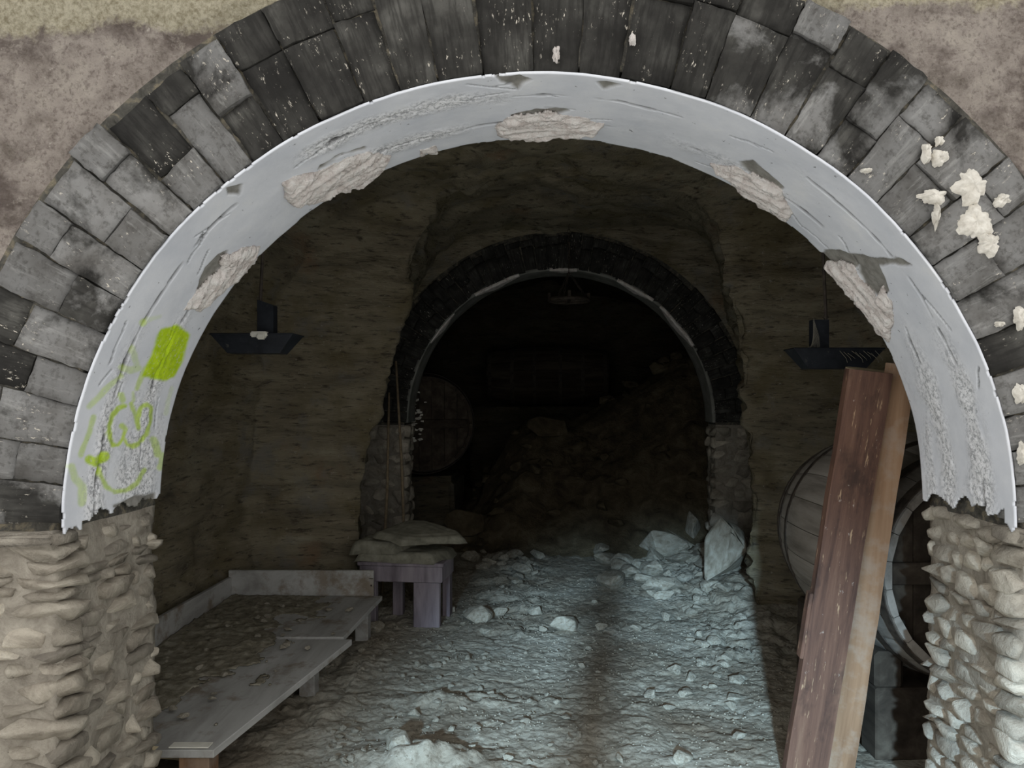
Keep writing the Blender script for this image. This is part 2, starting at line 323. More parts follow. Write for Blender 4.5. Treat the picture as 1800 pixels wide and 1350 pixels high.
def floor_z(X, Y):
    X = np.asarray(X, float); Y = np.asarray(Y, float)
    z = -1.72 + .02*fbm(X*.8, Y*.8, 0, 3, 3)
    z = z + .016*fbm(X*4, Y*4, 0, 4, 4) + .013*np.abs(fbm(X*11, Y*11, 0, 3, 5)) + .010*fbm(X*24, Y*24, 0, 3, 8, .65)
    z = z + 0.10*sstep(1.15, 1.6, X)*sstep(5.2, 6.5, Y) + .05*sstep(5.5, 7.6, Y)
    rough = sstep(.75, 1.3, X)*sstep(4.6, 5.4, Y) + sstep(-1.0, -1.25, X)*.7*sstep(3.4, 4.2, Y) + .6*sstep(5.2, 5.8, Y)*sstep(-.9, -.4, X)*sstep(.2, -.2, X)
    z = z + np.clip(rough, 0, 1)*(.04*fbm(X*9, Y*9, 0, 3, 21)+.05*np.maximum(0, vn(X*6, Y*6, 0, 22))-.035*sstep(.16, .0, np.abs(vn(X*7, Y*7, 0, 23))))-.010*sstep(.10, .0, np.abs(vn(X*3.1, Y*5, 0, 24)+.3*vn(X*9, Y*14, 0, 25)))
    z = z + .09*np.exp(-(((X+.62)/.26)**2+((Y-3.62)/.10)**2))*(1+.6*vn(X*14, Y*14, 0, 2))+.05*np.exp(-(((X+.55)/.3)**2+((Y-4.35)/.08)**2))*(1+.8*vn(X*14, Y*14, 0, 2))
    return z
fx = np.r_[np.arange(-3.2, -1.6, .08), np.arange(-1.6, 1.7, .0155), np.arange(1.7, 3.3, .08)]
fy = np.r_[np.arange(1.0, 3.0, .15), np.arange(3.0, 5.2, .0155), np.arange(5.2, 8.2, .022)]
GX, GY = np.meshgrid(fx, fy, indexing='ij'); GZ = floor_z(GX, GY)
tag(link('floor', npmesh('floor', np.stack([GX, GY, GZ], -1).reshape(-1, 3), gridfaces(len(fx), len(fy), flip=True)), M_FLOOR), 'bluish lit dusty dirt floor with small stones', kind='structure')

def outline(xc, zc, a, b, zf, step=.02):
    L = [(xc-a, z) for z in np.arange(zf, zc, step)]
    n = int(PI*(a+b)/2/step)
    E = [(xc-a*math.cos(t), zc+b*math.sin(t)) for t in np.linspace(0, PI, n)]
    R = [(xc+a, z) for z in np.arange(zf, zc, step)][::-1]
    P = np.array(L+E+R); T = np.gradient(P, axis=0); N = np.stack([-T[:, 1], T[:, 0]], -1); N /= np.linalg.norm(N, axis=1, keepdims=True)
    return P, N
def arch_wall(name, Yf, Yb, xc, zc, a, b, dmax, ring, seed, label):
    off = .035
    P, N = outline(xc, zc, a+off, b+off, -2.0)
    ds = np.r_[np.arange(0, dmax, .022), dmax]; rows = []
    # columns: back face (reversed), reveal, front face
    cols = [('b', d) for d in ds[::-6]]+[('r', y) for y in np.linspace(Yb, Yf+.03, 22)]+[('f', d) for d in ds]
    V = np.zeros((len(P), len(cols), 3))
    for j, (k, v) in enumerate(cols):
        if k == 'b': q = P+N*v; V[:, j] = np.c_[q[:, 0], np.full(len(P), Yb), q[:, 1]]
        elif k == 'r':
            nz = .026*fbm(P[:, 0]*7, v*6, P[:, 1]*9, 4, seed)-.004; q = P+N*nz[:, None]; V[:, j] = np.c_[q[:, 0], np.full(len(P), v), q[:, 1]]
        else:
            q = P+N*v; out = sstep(ring, ring+.03, v)*sstep(-.5, -.3, q[:, 1]-zc+.0)
            y = Yf+.014-.016*out - out*(.05*fbm(q[:, 0]*1.3, 0, q[:, 1]*1.3, 4, seed+1)+.045*fbm(q[:, 0]*5, 0, q[:, 1]*8, 5, seed+2, .65)) + .005*fbm(q[:, 0]*9, 0, q[:, 1]*9, 4, seed+3)
            V[:, j] = np.c_[q[:, 0], y, q[:, 1]]
    me = npmesh(name, V.reshape(-1, 3), gridfaces(V.shape[0], V.shape[1]))
    me.materials.append(M_WALL if Yf < 5 else M_CAVE); me.materials.append(M_MORT); me.materials.append(M_MUD)
    co = np.empty(len(me.polygons)*3); me.polygons.foreach_get('center', co); co = co.reshape(-1, 3)
    rad = np.hypot((co[:, 0]-xc)/(a+ring+.02), (co[:, 2]-zc)/(b+ring+.02))
    mi = np.where(co[:, 2] < zc-.02, 2, np.where((rad < 1), 1, 0)); me.polygons.foreach_set('material_index', mi.astype(np.int32))
    o = link(name, me); tag(o, label, kind='structure'); return o
A1 = dict(xc=-.037, zc=-.411, a=1.548, b=1.463); Y1, Y1B = 2.5, 3.13
A2 = dict(xc=.097, zc=-.257, a=1.53, b=1.53); Y2, Y2B = 7.7, 8.1
wf = arch_wall('wall_front', Y1, Y1B, A1['xc'], A1['zc'], A1['a'], A1['b'], 1.9, .42, 51, 'front wall with wide round arch of dark bricks over rubble stone piers')
wb = arch_wall('wall_far', Y2, Y2B, A2['xc'], A2['zc'], A2['a'], A2['b'], 1.3, .37, 61, 'far wall with sooty black brick arch over pale stone piers')

def voussoir(parent, Yf, A, t0, t1, d0, d1, mat, name='brick', depth=.12, proud=0.0):
    tm = (t0+t1)/2; xc, zc, a, b = A['xc'], A['zc'], A['a'], A['b']
    def pt(t, d): return Vector((xc-(a+d)*math.cos(t), 0, zc+(b+d)*math.sin(t)))
    c = (pt(tm, d0)+pt(tm, d1))/2; ax = (pt(tm, d1)-pt(tm, d0)).normalized(); tx = Vector((ax.z, 0, -ax.x))
    R = Matrix((tx, Vector((0, 1, 0)), ax)).transposed()
    g = .003; gt = g/(a+d0)
    j = lambda s: random.uniform(-s, s)
    quad = [(t0+gt, d0+g+(.009 if d0 == 0 else 0)), (t1-gt, d0+g+(.009 if d0 == 0 else 0)), (t1-gt+j(.003), d1-g), (t0+gt+j(.003), d1-g)]
    loc = [R.transposed() @ (pt(t, d)-c) for t, d in quad]
    NXs, NZs = 5, 8; bm = bmesh.new(); gv = {}
    yt = j(.006); 
    for i in range(NXs+1):
        for k in range(NZs+1):
            u, v = i/NXs, k/NZs
            p = (loc[0]*(1-u)+loc[1]*u)*(1-v)+(loc[3]*(1-u)+loc[2]*u)*v
            e = min(u, 1-u)*NXs; e2 = min(v, 1-v)*NZs; edge = (e < .5) or (e2 < .5)
            y = -proud+yt*(u-.5)*2+(.004 if edge else 0)+j(.0018)
            w = j(.003) if edge else 0
            gv[i, k] = bm.verts.new((p.x+w, y, p.z+w))
    for i in range(NXs):
        for k in range(NZs): bm.faces.new((gv[i, k], gv[i+1, k], gv[i+1, k+1], gv[i, k+1]))
    rim = [gv[i, 0] for i in range(NXs)]+[gv[NXs, k] for k in range(NZs)]+[gv[i, NZs] for i in range(NXs, 0, -1)]+[gv[0, k] for k in range(NZs, 0, -1)]
    bkv = [bm.verts.new((v.co.x, depth, v.co.z)) for v in rim]; n = len(rim)
    for q in range(n): bm.faces.new((rim[(q+1) % n], rim[q], bkv[q], bkv[(q+1) % n]))
    o = bm_obj(name, bm, mat, parent, smooth=True)
    o.data.polygons.foreach_set('use_smooth', [abs(p.normal.y) > .5 for p in o.data.polygons])
    o.matrix_world = Matrix.Translation(c+Vector((0, Yf, 0))) @ R.to_4x4(); return o
def ring(parent, Yf, A, n, thick, soot):
    edges = [0]; 
    for k in range(n): edges.append(edges[-1]+random.uniform(.82, 1.18))
    edges = [e/edges[-1]*PI for e in edges]
    for k in range(n):
        t0, t1 = edges[k], edges[k+1]; tm = (t0+t1)/2
        f = (.66 if k % 2 == 0 else .42)+random.uniform(-.04, .04); f = max(f, .62+random.uniform(0, .2)) if 1.1 < tm < 2.1 else f; f *= thick
        T = thick+random.uniform(-.03, .035)
        for d0, d1 in ((0.0, f), (f, T)):
            mat = MB_SOOT if random.random() < soot(tm, d0) else MB_GREY
            voussoir(parent, Yf, A, t0, t1, d0, d1, mat, proud=random.uniform(-.004, .014))
ring(wf, Y1, A1, 36, .42, lambda t, d: .12 if t < .75 else (.4 if t < 1.1 else (.97 if t < 1.95 else (.45 if t < 2.3 else .12))))
ring(wb, Y2, A2, 44, .36, lambda t, d: 1.0)

# rubble stones: irregular flat blocks sharing a dozen meshes
def stone_mesh(k):
    rs = random.Random(k); bm = bmesh.new()
    for _ in range(20):
        v = Vector([rs.uniform(-1, 1) for _ in range(3)]); p = 4.5
        nn = (abs(v.x)**p+abs(v.y)**p+abs(v.z)**p)**(1/p); v = v/nn*.5*rs.uniform(.93, 1.07); bm.verts.new(v)
    r = bmesh.ops.convex_hull(bm, input=bm.verts[:]); bmesh.ops.delete(bm, geom=[g for g in r['geom_unused'] if isinstance(g, bmesh.types.BMVert)], context='VERTS')
    bmesh.ops.recalc_face_normals(bm, faces=bm.faces[:])
    bmesh.ops.dissolve_limit(bm, angle_limit=.25, verts=bm.verts[:], edges=bm.edges[:])
    bmesh.ops.bevel(bm, geom=bm.edges[:], offset=.03, segments=1, affect='EDGES')
    me = bpy.data.meshes.new('stone'); bm.to_mesh(me); bm.free(); me.polygons.foreach_set('use_smooth', [True]*len(me.polygons)); return me
SM = []
for k in range(14):
    m_ = stone_mesh(k); m_.materials.append(M_RUB if k % 5 else M_RUBG); SM.append(m_)
def put_stone(parent, c, s, rz=0, tilt=0):
    o = link('stone', random.choice(SM), None, parent); o.location = c; o.scale = s; o.rotation_euler = (random.uniform(-.08, .08), tilt, rz)
def pier(parent, Yf, Yb, xj, side, ztop, zbot, wface, h0, h1, l0, l1):
    """side -1: left pier; stones on the front face (outwards from the jamb) and on the reveal"""
    z = ztop
    while z > zbot:
        h = random.uniform(h0, h1); zz = z-h/2
        d = -.02                                             # front face, going away from the opening
        while d < wface:
            L = random.uniform(l0, l1)
            put_stone(parent, (xj+side*(d+L/2), Yf+.062+random.uniform(-.014, .014), zz+random.uniform(-.01, .01)), (L*1.02, .15, h*1.0), 0, random.uniform(-.07, .07)); d += L
        y = Yf+.09                                           # reveal
        while y < Yb-.03:
            L = min(random.uniform(l0*.9, l1*.9), Yb-y+.01)
            put_stone(parent, (xj+side*(.084+random.uniform(-.018, .012)), y+L/2, zz+random.uniform(-.01, .01)), (.16, L*1.03, h*1.0), 0, random.uniform(-.1, .1)); y += L
        z -= h*.93
pier(wf, Y1, Y1B, A1['xc']-A1['a'], -1, -.47, -1.8, .5, .045, .10, .07, .26)
pier(wf, Y1, Y1B, A1['xc']+A1['a'], 1, -.43, -1.8, .3, .05, .11, .07, .24)
pier(wb, Y2, Y2B, A2['xc']-A2['a'], -1, -.29, -1.7, .5, .10, .17, .12, .26)
pier(wb, Y2, Y2B, A2['xc']+A2['a'], 1, -.29, -1.7, .5, .10, .17, .12, .26)

# ---- white plaster lining of the front arch
def pix_to_arch(px, py, A=A1):
    dx, dz = (px-VX)/F, (VY-py)/F; xc, zc, a, b = A['xc'], A['zc'], A['a'], A['b']
    qa = dx*dx/a/a+dz*dz/b/b; qb = -2*(dx*xc/a/a+dz*zc/b/b); qc = xc*xc/a/a+zc*zc/b/b-1
    Y = (-qb+math.sqrt(max(qb*qb-4*qa*qc, 0)))/2/qa; return Y
def seg_d(PX, PY, pts):
    D = np.full(PX.shape, 1e9)
    if len(pts) == 1: return np.hypot(PX-pts[0][0], PY-pts[0][1])
    for (x0, y0), (x1, y1) in zip(pts, pts[1:]):
        dx, dy = x1-x0, y1-y0; t = np.clip(((PX-x0)*dx+(PY-y0)*dy)/(dx*dx+dy*dy+1e-9), 0, 1)
        D = np.minimum(D, np.hypot(PX-x0-t*dx, PY-y0-t*dy))
    return D
def poly_sd(PX, PY, pts):
    ins = np.zeros(PX.shape, bool); n = len(pts)
    for k in range(n):
        x0, y0 = pts[k]; x1, y1 = pts[(k+1) % n]
        c = ((y0 > PY) != (y1 > PY)) & (PX < (x1-x0)*(PY-y0)/((y1-y0) if y1 != y0 else 1e-9)+x0); ins ^= c
    D = seg_d(PX, PY, list(pts)+[pts[0]]); return np.where(ins, D, -D)
nT, nY = 900, 110
th = np.linspace(-.06, PI+.06, nT); yy = np.linspace(Y1-.006, Y1B-.004, nY)
TH, YY = np.meshgrid(th, yy, indexing='ij')
def arch_pt(TH, YY, d=0.0, A=A1):
    x = np.where((TH >= 0) & (TH <= PI), A['xc']-(A['a']+d)*np.cos(TH), np.where(TH < 0, A['xc']-A['a']-d, A['xc']+A['a']+d))
    z = np.where((TH >= 0) & (TH <= PI), A['zc']+(A['b']+d)*np.sin(TH), np.where(TH < 0, A['zc']+TH*A['a'], A['zc']+(PI-TH)*A['a']))
    return x, z
X0, Z0 = arch_pt(TH, YY); PX, PY = pxof(X0, YY, Z0); S_ = TH*1.5; U = (YY-Y1)/(Y1B-Y1)
wob = lambda sd: .035*fbm(S_*2.2, 0, sd, 4, sd)
crack = np.zeros_like(X0); rough = np.zeros_like(X0)
for u0, sd, wdt in ((.27, 101, .015), (.66, 102, .017)):
    dd = np.abs(U-u0-wob(sd)*1.2); on = sstep(-.05, .12, fbm(S_*3, sd, 0, 3, sd+3))
    crack = np.maximum(crack, sstep(wdt, wdt*.4, dd+.010*vn(S_*22, U*30, 0, 4))*on*sstep(-.25, .1, fbm(S_*9, sd, 0, 3, sd+8)))
    band = sstep(.13, .02, dd+.05*fbm(S_*8, U*6, 0, 3, 9))
    low = np.maximum(sstep(.55, .2, TH), sstep(PI-.55, PI-.25, TH)); mid = sstep(.95, 1.1, TH)*sstep(1.45, 1.3, TH)
    rough = np.maximum(rough, band*np.clip(low+mid+.6*sstep(.1, .35, fbm(S_*1.6, sd, 0, 3, 5)), 0, 1))
rough = np.maximum(rough, sstep(.0, .3, fbm(S_*3, U*3, 0, 4, 13))*np.maximum(sstep(.42, .12, TH), sstep(PI-.5, PI-.2, TH))*sstep(.1, .3, U)*sstep(1.0, .8, U))
for k in range(34):                                         # short stray cracks
    t0 = random.uniform(.1, PI-.1)*1.5; u0 = random.uniform(.1, .9); an = random.uniform(-.6, .6); Ln = random.uniform(.05, .16)
    ds_, du_ = (S_-t0), (U-u0)*.63; al = ds_*math.cos(an)+du_*math.sin(an); ac = -ds_*math.sin(an)+du_*math.cos(an)+.006*vn(S_*25, U*20, k, 7)
    crack = np.maximum(crack, sstep(.0042, .0022, np.abs(ac))*(np.abs(al) < Ln*.6))
def c3(L): return [(x/3, 450+y/3) for x, y in L]
paint = np.zeros_like(X0); nz = 3.2*fbm(S_*22, U*14, 0, 3, 33)
blk = poly_sd(PX, PY, [(283, 578), (310, 571), (334, 588), (322, 635), (306, 664), (286, 670), (248, 662), (266, 622), (274, 596)])
paint = np.maximum(paint, sstep(-3.5, 3, blk+nz*.8))
for pts, wd, al in [
        ([(660, 790), (625, 805), (595, 840), (572, 900), (575, 960), (592, 995), (620, 998), (645, 965), (655, 930)], 4.2, .85),
        ([(650, 960), (670, 995), (700, 1003), (735, 990), (770, 940), (795, 860), (795, 800), (775, 785), (745, 795), (725, 850), (728, 905)], 4.0, .8),
        ([(690, 780), (712, 830), (722, 880)], 3.6, .7), ([(640, 895), (660, 915)], 4.5, .7),
        ([(640, 632), (600, 660), (570, 690), (520, 745), (470, 795)], 5, .45), ([(492, 850), (470, 930), (440, 1000), (425, 1045)], 5.5, .55),
        ([(470, 1075), (500, 1090), (550, 1055)], 8.5, .9), ([(512, 1095), (530, 1160), (560, 1215), (605, 1245), (665, 1235), (720, 1200), (760, 1130)], 4.6, .7),
        ([(375, 1110), (395, 1170), (435, 1215), (432, 1300)], 6.5, .45), ([(810, 970), (835, 1045)], 6.5, .6), ([(855, 1050), (842, 1115)], 6, .55),
        ([(890, 760), (875, 830), (905, 700)], 4, .2), ([(770, 590), (740, 650), (722, 700)], 5, .6), ([(700, 485), (712, 540), (728, 590)], 5, .35), ([(640, 590), (690, 605), (730, 590)], 6, .4),
        ([(752, 350)], 7, .55), ([(760, 345), (840, 320)], 4, .2), ([(640, 735), (650, 760)], 5, .6), ([(700, 720), (705, 760)], 3, .45)]:
    D = seg_d(PX, PY, c3(pts)); paint = np.maximum(paint, al*sstep(wd+1.8, wd-2.4, D+nz*.7))
grey = np.zeros_like(X0); gn = 5*fbm(S_*14, U*9, 0, 3, 41)
GREY = [[(350, 500), (362, 470), (385, 448), (402, 442), (392, 470), (372, 500), (340, 525)],
        [(1425, 445), (1470, 440), (1530, 452), (1590, 458), (1602, 466), (1540, 468), (1490, 470), (1450, 462)],
        [(1500, 455), (1542, 462), (1552, 490), (1562, 512), (1548, 525), (1530, 512), (1512, 480)],
        [(1296, 284), (1322, 284), (1350, 305), (1375, 330), (1360, 334), (1325, 308)], [(398, 330), (425, 325), (420, 342), (402, 343)],
        [(560, 298), (600, 275), (640, 262), (600, 268), (562, 288)], [(900, 205), (940, 193), (1000, 195), (985, 203), (940, 200)],
        [(870, 134), (915, 130), (935, 140), (910, 158), (880, 148)], [(1050, 145), (1090, 148), (1060, 158)], [(195, 890), (240, 870), (275, 868), (270, 900), (235, 905)]]
for p in GREY: grey = np.maximum(grey, sstep(-2, 2, poly_sd(PX, PY, p)+gn))
disp = .004*fbm(S_*5, U*3, 0, 4, 55)+.0035*rough*fbm(S_*60, U*36, 0, 3, 56)+.010*crack+.008*grey+.006*fbm(S_*14, U*9, 0, 3, 57)*rough
# jagged ends
zl = A1['zc']-.0+.035*fbm(YY*9, 0, 0, 4, 71); zbot_l = np.where(U < .16, -.44, -.415+.01*U)+.03*fbm(YY*22, 1, 0, 4, 72)
zbot_r = np.where(U < .1, -.44, -.385-.02*U)+.045*fbm(YY*20, 3, 0, 4, 73)
keep = np.where(X0 < 0, Z0 > zbot_l, Z0 > zbot_r)
front_j = .010*fbm(S_*9, 5, 0, 4, 74)+.006*fbm(S_*40, 5, 0, 2, 75); keep &= (YY > Y1-.006+np.maximum(front_j, 0)*1.3); keep &= (YY < Y1B-.004-np.maximum(.02*fbm(S_*12, 8, 0, 4, 76), 0))
xx, zz = arch_pt(TH, YY, disp); V = np.stack([xx, YY, zz], -1)
kf = keep[:-1, :-1] & keep[1:, :-1] & keep[:-1, 1:] & keep[1:, 1:]
Q = gridfaces(nT, nY, kf); att = dict(crack=crack.ravel(), rough=rough.ravel(), paint=paint.ravel(), grey=grey.ravel())
V2, Q2, att2 = compact(V.reshape(-1, 3), Q, att); me = npmesh('plaster_lining', V2, Q2); setattrs(me, att2)
lin = link('plaster_lining', me, M_LIN, wf); tag(lin, 'white plaster lining of the arch with lime green spray paint at left')
so_ = lin.modifiers.new('thick', 'SOLIDIFY'); so_.thickness = .008; so_.offset = 0.0 if False else -1.0
# front lip fills lining to brick faces
def patch_mesh(name, poly, mat, parent, hmax=.022, seed=0, label=None):
    xs = [p[0] for p in poly]; ysx = [p[1] for p in poly]
    sel = (PX > min(xs)-12) & (PX < max(xs)+12) & (PY > min(ysx)-12) & (PY < max(ysx)+12)
    i = np.where(sel.any(1))[0]; j = np.where(sel.any(0))[0]; i0, i1, j0, j1 = i[0], i[-1]+1, j[0], j[-1]+1
    n1, n2 = int((th[i1-1]-th[i0])*1.5/.0045)+2, int((yy[j1-1]-yy[j0])/.0045)+2
    T, Y_ = np.meshgrid(np.linspace(th[i0], th[i1-1], n1), np.linspace(yy[j0], yy[j1-1], n2), indexing='ij')
    x, z = arch_pt(T, Y_); px, py = pxof(x, Y_, z); sd = poly_sd(px, py, poly)+5*fbm(T*30, Y_*16, 0, 3, seed)
    hh = hmax*sstep(-1, 7, sd)*(.7+.7*fbm(T*7+Y_*9, Y_*20, 0, 4, seed+1)+1.1*(.5-np.abs(fbm(T*9+Y_*14+.6*fbm(T*6, Y_*6, 0, 2, seed+5), Y_*34+T*8, 0, 4, seed+2))*2))+.003
    x, z = arch_pt(T, Y_, -hh); kk = sd > -1; kf = kk[:-1, :-1] & kk[1:, :-1] & kk[:-1, 1:] & kk[1:, 1:]
    V2, Q2 = compact(np.stack([x, Y_, z], -1).reshape(-1, 3), gridfaces(n1, n2, kf)); o = link(name, npmesh(name, V2, Q2), mat, parent)
    md = o.modifiers.new('thick', 'SOLIDIFY'); md.thickness = .012; md.offset = -1.0
    if label: tag(o, label)
PATCH = [[(497, 322), (520, 308), (560, 303), (590, 285), (650, 268), (688, 272), (672, 298), (645, 322), (628, 330), (600, 335), (560, 355), (520, 362), (500, 345)],
         [(868, 224), (890, 207), (935, 200), (960, 196), (1005, 203), (1060, 218), (1048, 236), (975, 240), (945, 243), (900, 238), (875, 236)],
         [(1250, 288), (1290, 292), (1340, 312), (1375, 332), (1397, 375), (1382, 390), (1345, 368), (1305, 340), (1270, 305)],
         [(456, 432), (425, 436), (392, 452), (385, 475), (345, 510), (322, 545), (350, 545), (385, 518), (420, 488), (448, 458)],
         [(1450, 457), (1495, 465), (1525, 500), (1542, 525), (1550, 502), (1570, 530), (1572, 575), (1562, 600), (1530, 570), (1500, 525), (1465, 485)],
         [(736, 262), (764, 257), (768, 268), (740, 273)]]
for k, p in enumerate(PATCH): patch_mesh('plaster_patch', p, M_PATCH, wf, .02 if k < 5 else .01, 200+7*k, 'crumpled pinkish gypsum patch')
# splats of white gypsum thrown on the bricks at right, chips elsewhere
def splat(px, py, rx, ry, Yw, parent, mat, seed, name='plaster_splat', h=.013, rot=0):
    c = at(px, py, Yw); n = 44; R_ = []
    vs = [(0, -h, 0)]; fs = []; K = 4
    for r in range(1, K+1):
        for k in range(n):
            a_ = 2*PI*k/n; f = r/K; w_ = 1+.75*float(fbm(math.cos(a_)*1.7, math.sin(a_)*1.7, seed, 4, seed, .55))
            x_, z_ = math.cos(a_)*rx*f*w_, math.sin(a_)*ry*f*w_; x_, z_ = x_*math.cos(rot)-z_*math.sin(rot), x_*math.sin(rot)+z_*math.cos(rot)
            y_ = -h*(1-f**4)*(1+1.3*float(fbm(x_*.11, z_*.11, seed, 3, seed+1)))+(.01 if r == K else 0)
            vs.append((x_*Yw/F, y_, z_*Yw/F))
    for k in range(n): fs.append((0, 1+(k+1) % n, 1+k))
    for r in range(K-1):
        for k in range(n):
            a0, a1 = 1+r*n+k, 1+r*n+(k+1) % n; fs.append((a0, a1, a1+n, a0+n))
    o = link(name, mesh(name, vs, fs), mat, parent, (c.x, Yw-.008, c.z)); return o
for k, (px, py, rx, ry, rot) in enumerate([(1708, 330, 28, 36, .3), (1712, 390, 30, 30, 0), (1738, 430, 22, 20, 0), (1640, 345, 24, 14, 0), (1644, 378, 6, 22, -.2), (1628, 268, 8, 17, .3), (1652, 278, 14, 16, .8),
                                           (1760, 352, 14, 10, 0), (1650, 248, 7, 8, 0), (1790, 560, 9, 18, 0), (1757, 570, 9, 5, 0), (1793, 690, 10, 20, 0), (1795, 800, 8, 22, 0), (1520, 300, 9, 4, .6), (978, 95, 6, 16, 0), (1112, 70, 6, 8, 0)]):
    splat(px, py, rx, ry, Y1-.014, wf, M_SPLAT if k < 14 else M_PATCH, 300+k)
# impost ledge at the foot of the brick ring, left and right
for sgn, xj in ((-1, A1['xc']-A1['a']), (1, A1['xc']+A1['a'])):
    bm = bmesh.new(); bm_box(bm, (xj+sgn*.12, Y1+.03, -.465), (.22, .13, .05), None, .012, 2)
    for v in bm.verts: v.co += Vector([random.uniform(-.008, .008) for _ in range(3)])
    tag(bm_obj('impost', bm, M_MUD, wf, True), 'crumbling mortar ledge under the brick ring')
# thin lime lining patches on the far arch
TH2, YY2 = np.meshgrid(np.linspace(.0, PI, 260), np.linspace(Y2, Y2B, 14), indexing='ij')
x2, z2 = arch_pt(TH2, YY2, 0.006*fbm(TH2*8, YY2*4, 0, 3, 5), A2)
M_LIN2 = m_simple('soot_greyed_plaster', [(0.3, srgb(100, 100, 96)), (0.5, srgb(132, 132, 126)), (0.7, srgb(150, 150, 145))], 6, (1, 1, 1), .9, .4, .01, 'World')
l2 = link('plaster_lining', npmesh('plaster_lining', np.stack([x2, YY2, z2], -1).reshape(-1, 3), gridfaces(260, 14)), M_LIN2, wb); tag(l2, 'grey plaster lining of the far arch')
m2 = l2.modifiers.new('thick', 'SOLIDIFY'); m2.thickness = .03; m2.offset = -1
for k, (t0, t1, y0, y1) in enumerate([(.55, .80, .02, .2), (.98, 1.3, .0, .2), (1.50, 1.68, .0, .18), (1.95, 2.22, .0, .16), (2.28, 2.62, .0, .2)]):
    T, Yq = np.meshgrid(np.linspace(t0, t1, 40), np.linspace(Y2+y0-.01, Y2+y1, 10), indexing='ij')
    e = np.minimum(np.minimum(T-t0, t1-T)*6, 1); yq = Y2+y0-.01+(Yq-Y2-y0+.01)*np.clip(e+.15, .1, 1); xq, zq = arch_pt(T, yq, -.006-.02*np.clip(e, 0, 1)*(.7+.5*fbm(T*20, yq*20, 0, 3, k)), A2)
    o = link('plaster_patch', npmesh('plaster_patch', np.stack([xq, yq, zq], -1).reshape(-1, 3), gridfaces(40, 10)), M_PATCH, wb); mm = o.modifiers.new('thick', 'SOLIDIFY'); mm.thickness = .03; mm.offset = -1
# unseen post added behind the viewer to throw a soft dark floor strip
bm = bmesh.new(); bm_box(bm, (0, 0, .5), (.15, .14, 4.4), None, .01)
dp = bm_obj('shadow_post_1', bm, M_PLANKR); dp.location = (-.36, -1.5, .0); tag(dp, 'unseen timber post added to shade a strip of the floor', kind='structure')

# ================================================================ timber, barrels
def board(name, Pb, Pt, width, thick, mat, facing=Vector((0, -1, 0)), parent=None, notch=0.0):
    """board from bottom centre to top centre"""
    Pb, Pt = Vector(Pb), Vector(Pt); ax = (Pt-Pb); L = ax.length; ax.normalize(); wv = ax.cross(facing).normalized(); tv = wv.cross(ax)
    bm = bmesh.new(); n = 10; seg = []
    for k in range(n+1):
        z = L*k/n; j = lambda s: random.uniform(-s, s); wl, wr = -width/2+j(.0025), width/2+j(.0025)
        seg.append([bm.verts.new((wl, -thick/2, z)), bm.verts.new((wr, -thick/2, z)), bm.verts.new((wr, thick/2, z)), bm.verts.new((wl, thick/2, z))])
    for a_, b_ in zip(seg, seg[1:]):
        for q in range(4): bm.faces.new((a_[q], a_[(q+1) % 4], b_[(q+1) % 4], b_[q]))
    bm.faces.new(seg[0][::-1]); bm.faces.new(seg[-1])
    bmesh.ops.bevel(bm, geom=[e for e in bm.edges if e.calc_face_angle(0) > 1.2], offset=.004, segments=2, affect='EDGES')
    o = bm_obj(name, bm, mat, parent); o.matrix_world = Matrix.Translation(Pb) @ Matrix((wv, tv, ax)).transposed().to_4x4(); return o
def onfloor(x, y, dz=0.0): return Vector((x, y, float(floor_z(x, y))+dz))
# wide red board
pb = onfloor(1.145, 3.47); pt = at(1527, 652, 3.27); pt.z += .0
r1 = board('timber_board', pb, pt, .19, .045, M_PLANKR, Vector((.05, -1, 0))); tag(r1, 'wide dark reddish brown board leaning upright inside the right side of the arch', 'board')
bm = bmesh.new(); bm_box(bm, (-.103, 0, .70), (.018, .05, .30), None, .004); sp_ = bm_obj('splinter', bm, M_PLANKR, r1)
bm = bmesh.new(); bm_box(bm, (-.085, -.0235, 1.3), (.012, .004, .8), None, .001); bm_obj('worn_edge', bm, M_PLANKL, r1)
bm = bmesh.new(); bm_box(bm, (.070, -.024, .92), (.034, .006, 1.78), None, .001); tag(bm_obj('edge_strip', bm, M_STAVED, r1), 'dark strip along the right edge')  # thin strip, darker than the board, near its right edge
pb = onfloor(1.315, 3.50); pt = at(1584, 640, 3.30)
r2 = board('timber_beam', pb, pt, .125, .08, M_PLANKL, Vector((-.45, -1, 0))); tag(r2, 'narrow dusty lighter beam leaning right of the wide red brown board', 'beam')
pb = onfloor(1.22, 3.66); pt = at(1527, 650, 3.40)
bm = bmesh.new(); bm_tube(bm, [(0, 0, 0), (0, 0, .6), (0, 0, 1.2), (0, 0, (pt-pb).length)], [.088, .09, .095, .098], 16)
r3 = bm_obj('timber_log', bm, M_SAP, smooth=False); r3.matrix_world = Matrix.Translation(pb) @ (pt-pb).to_track_quat('Z', 'Y').to_matrix().to_4x4(); tag(r3, 'pale rounded log whose tip shows just above the wide red brown board', 'log')

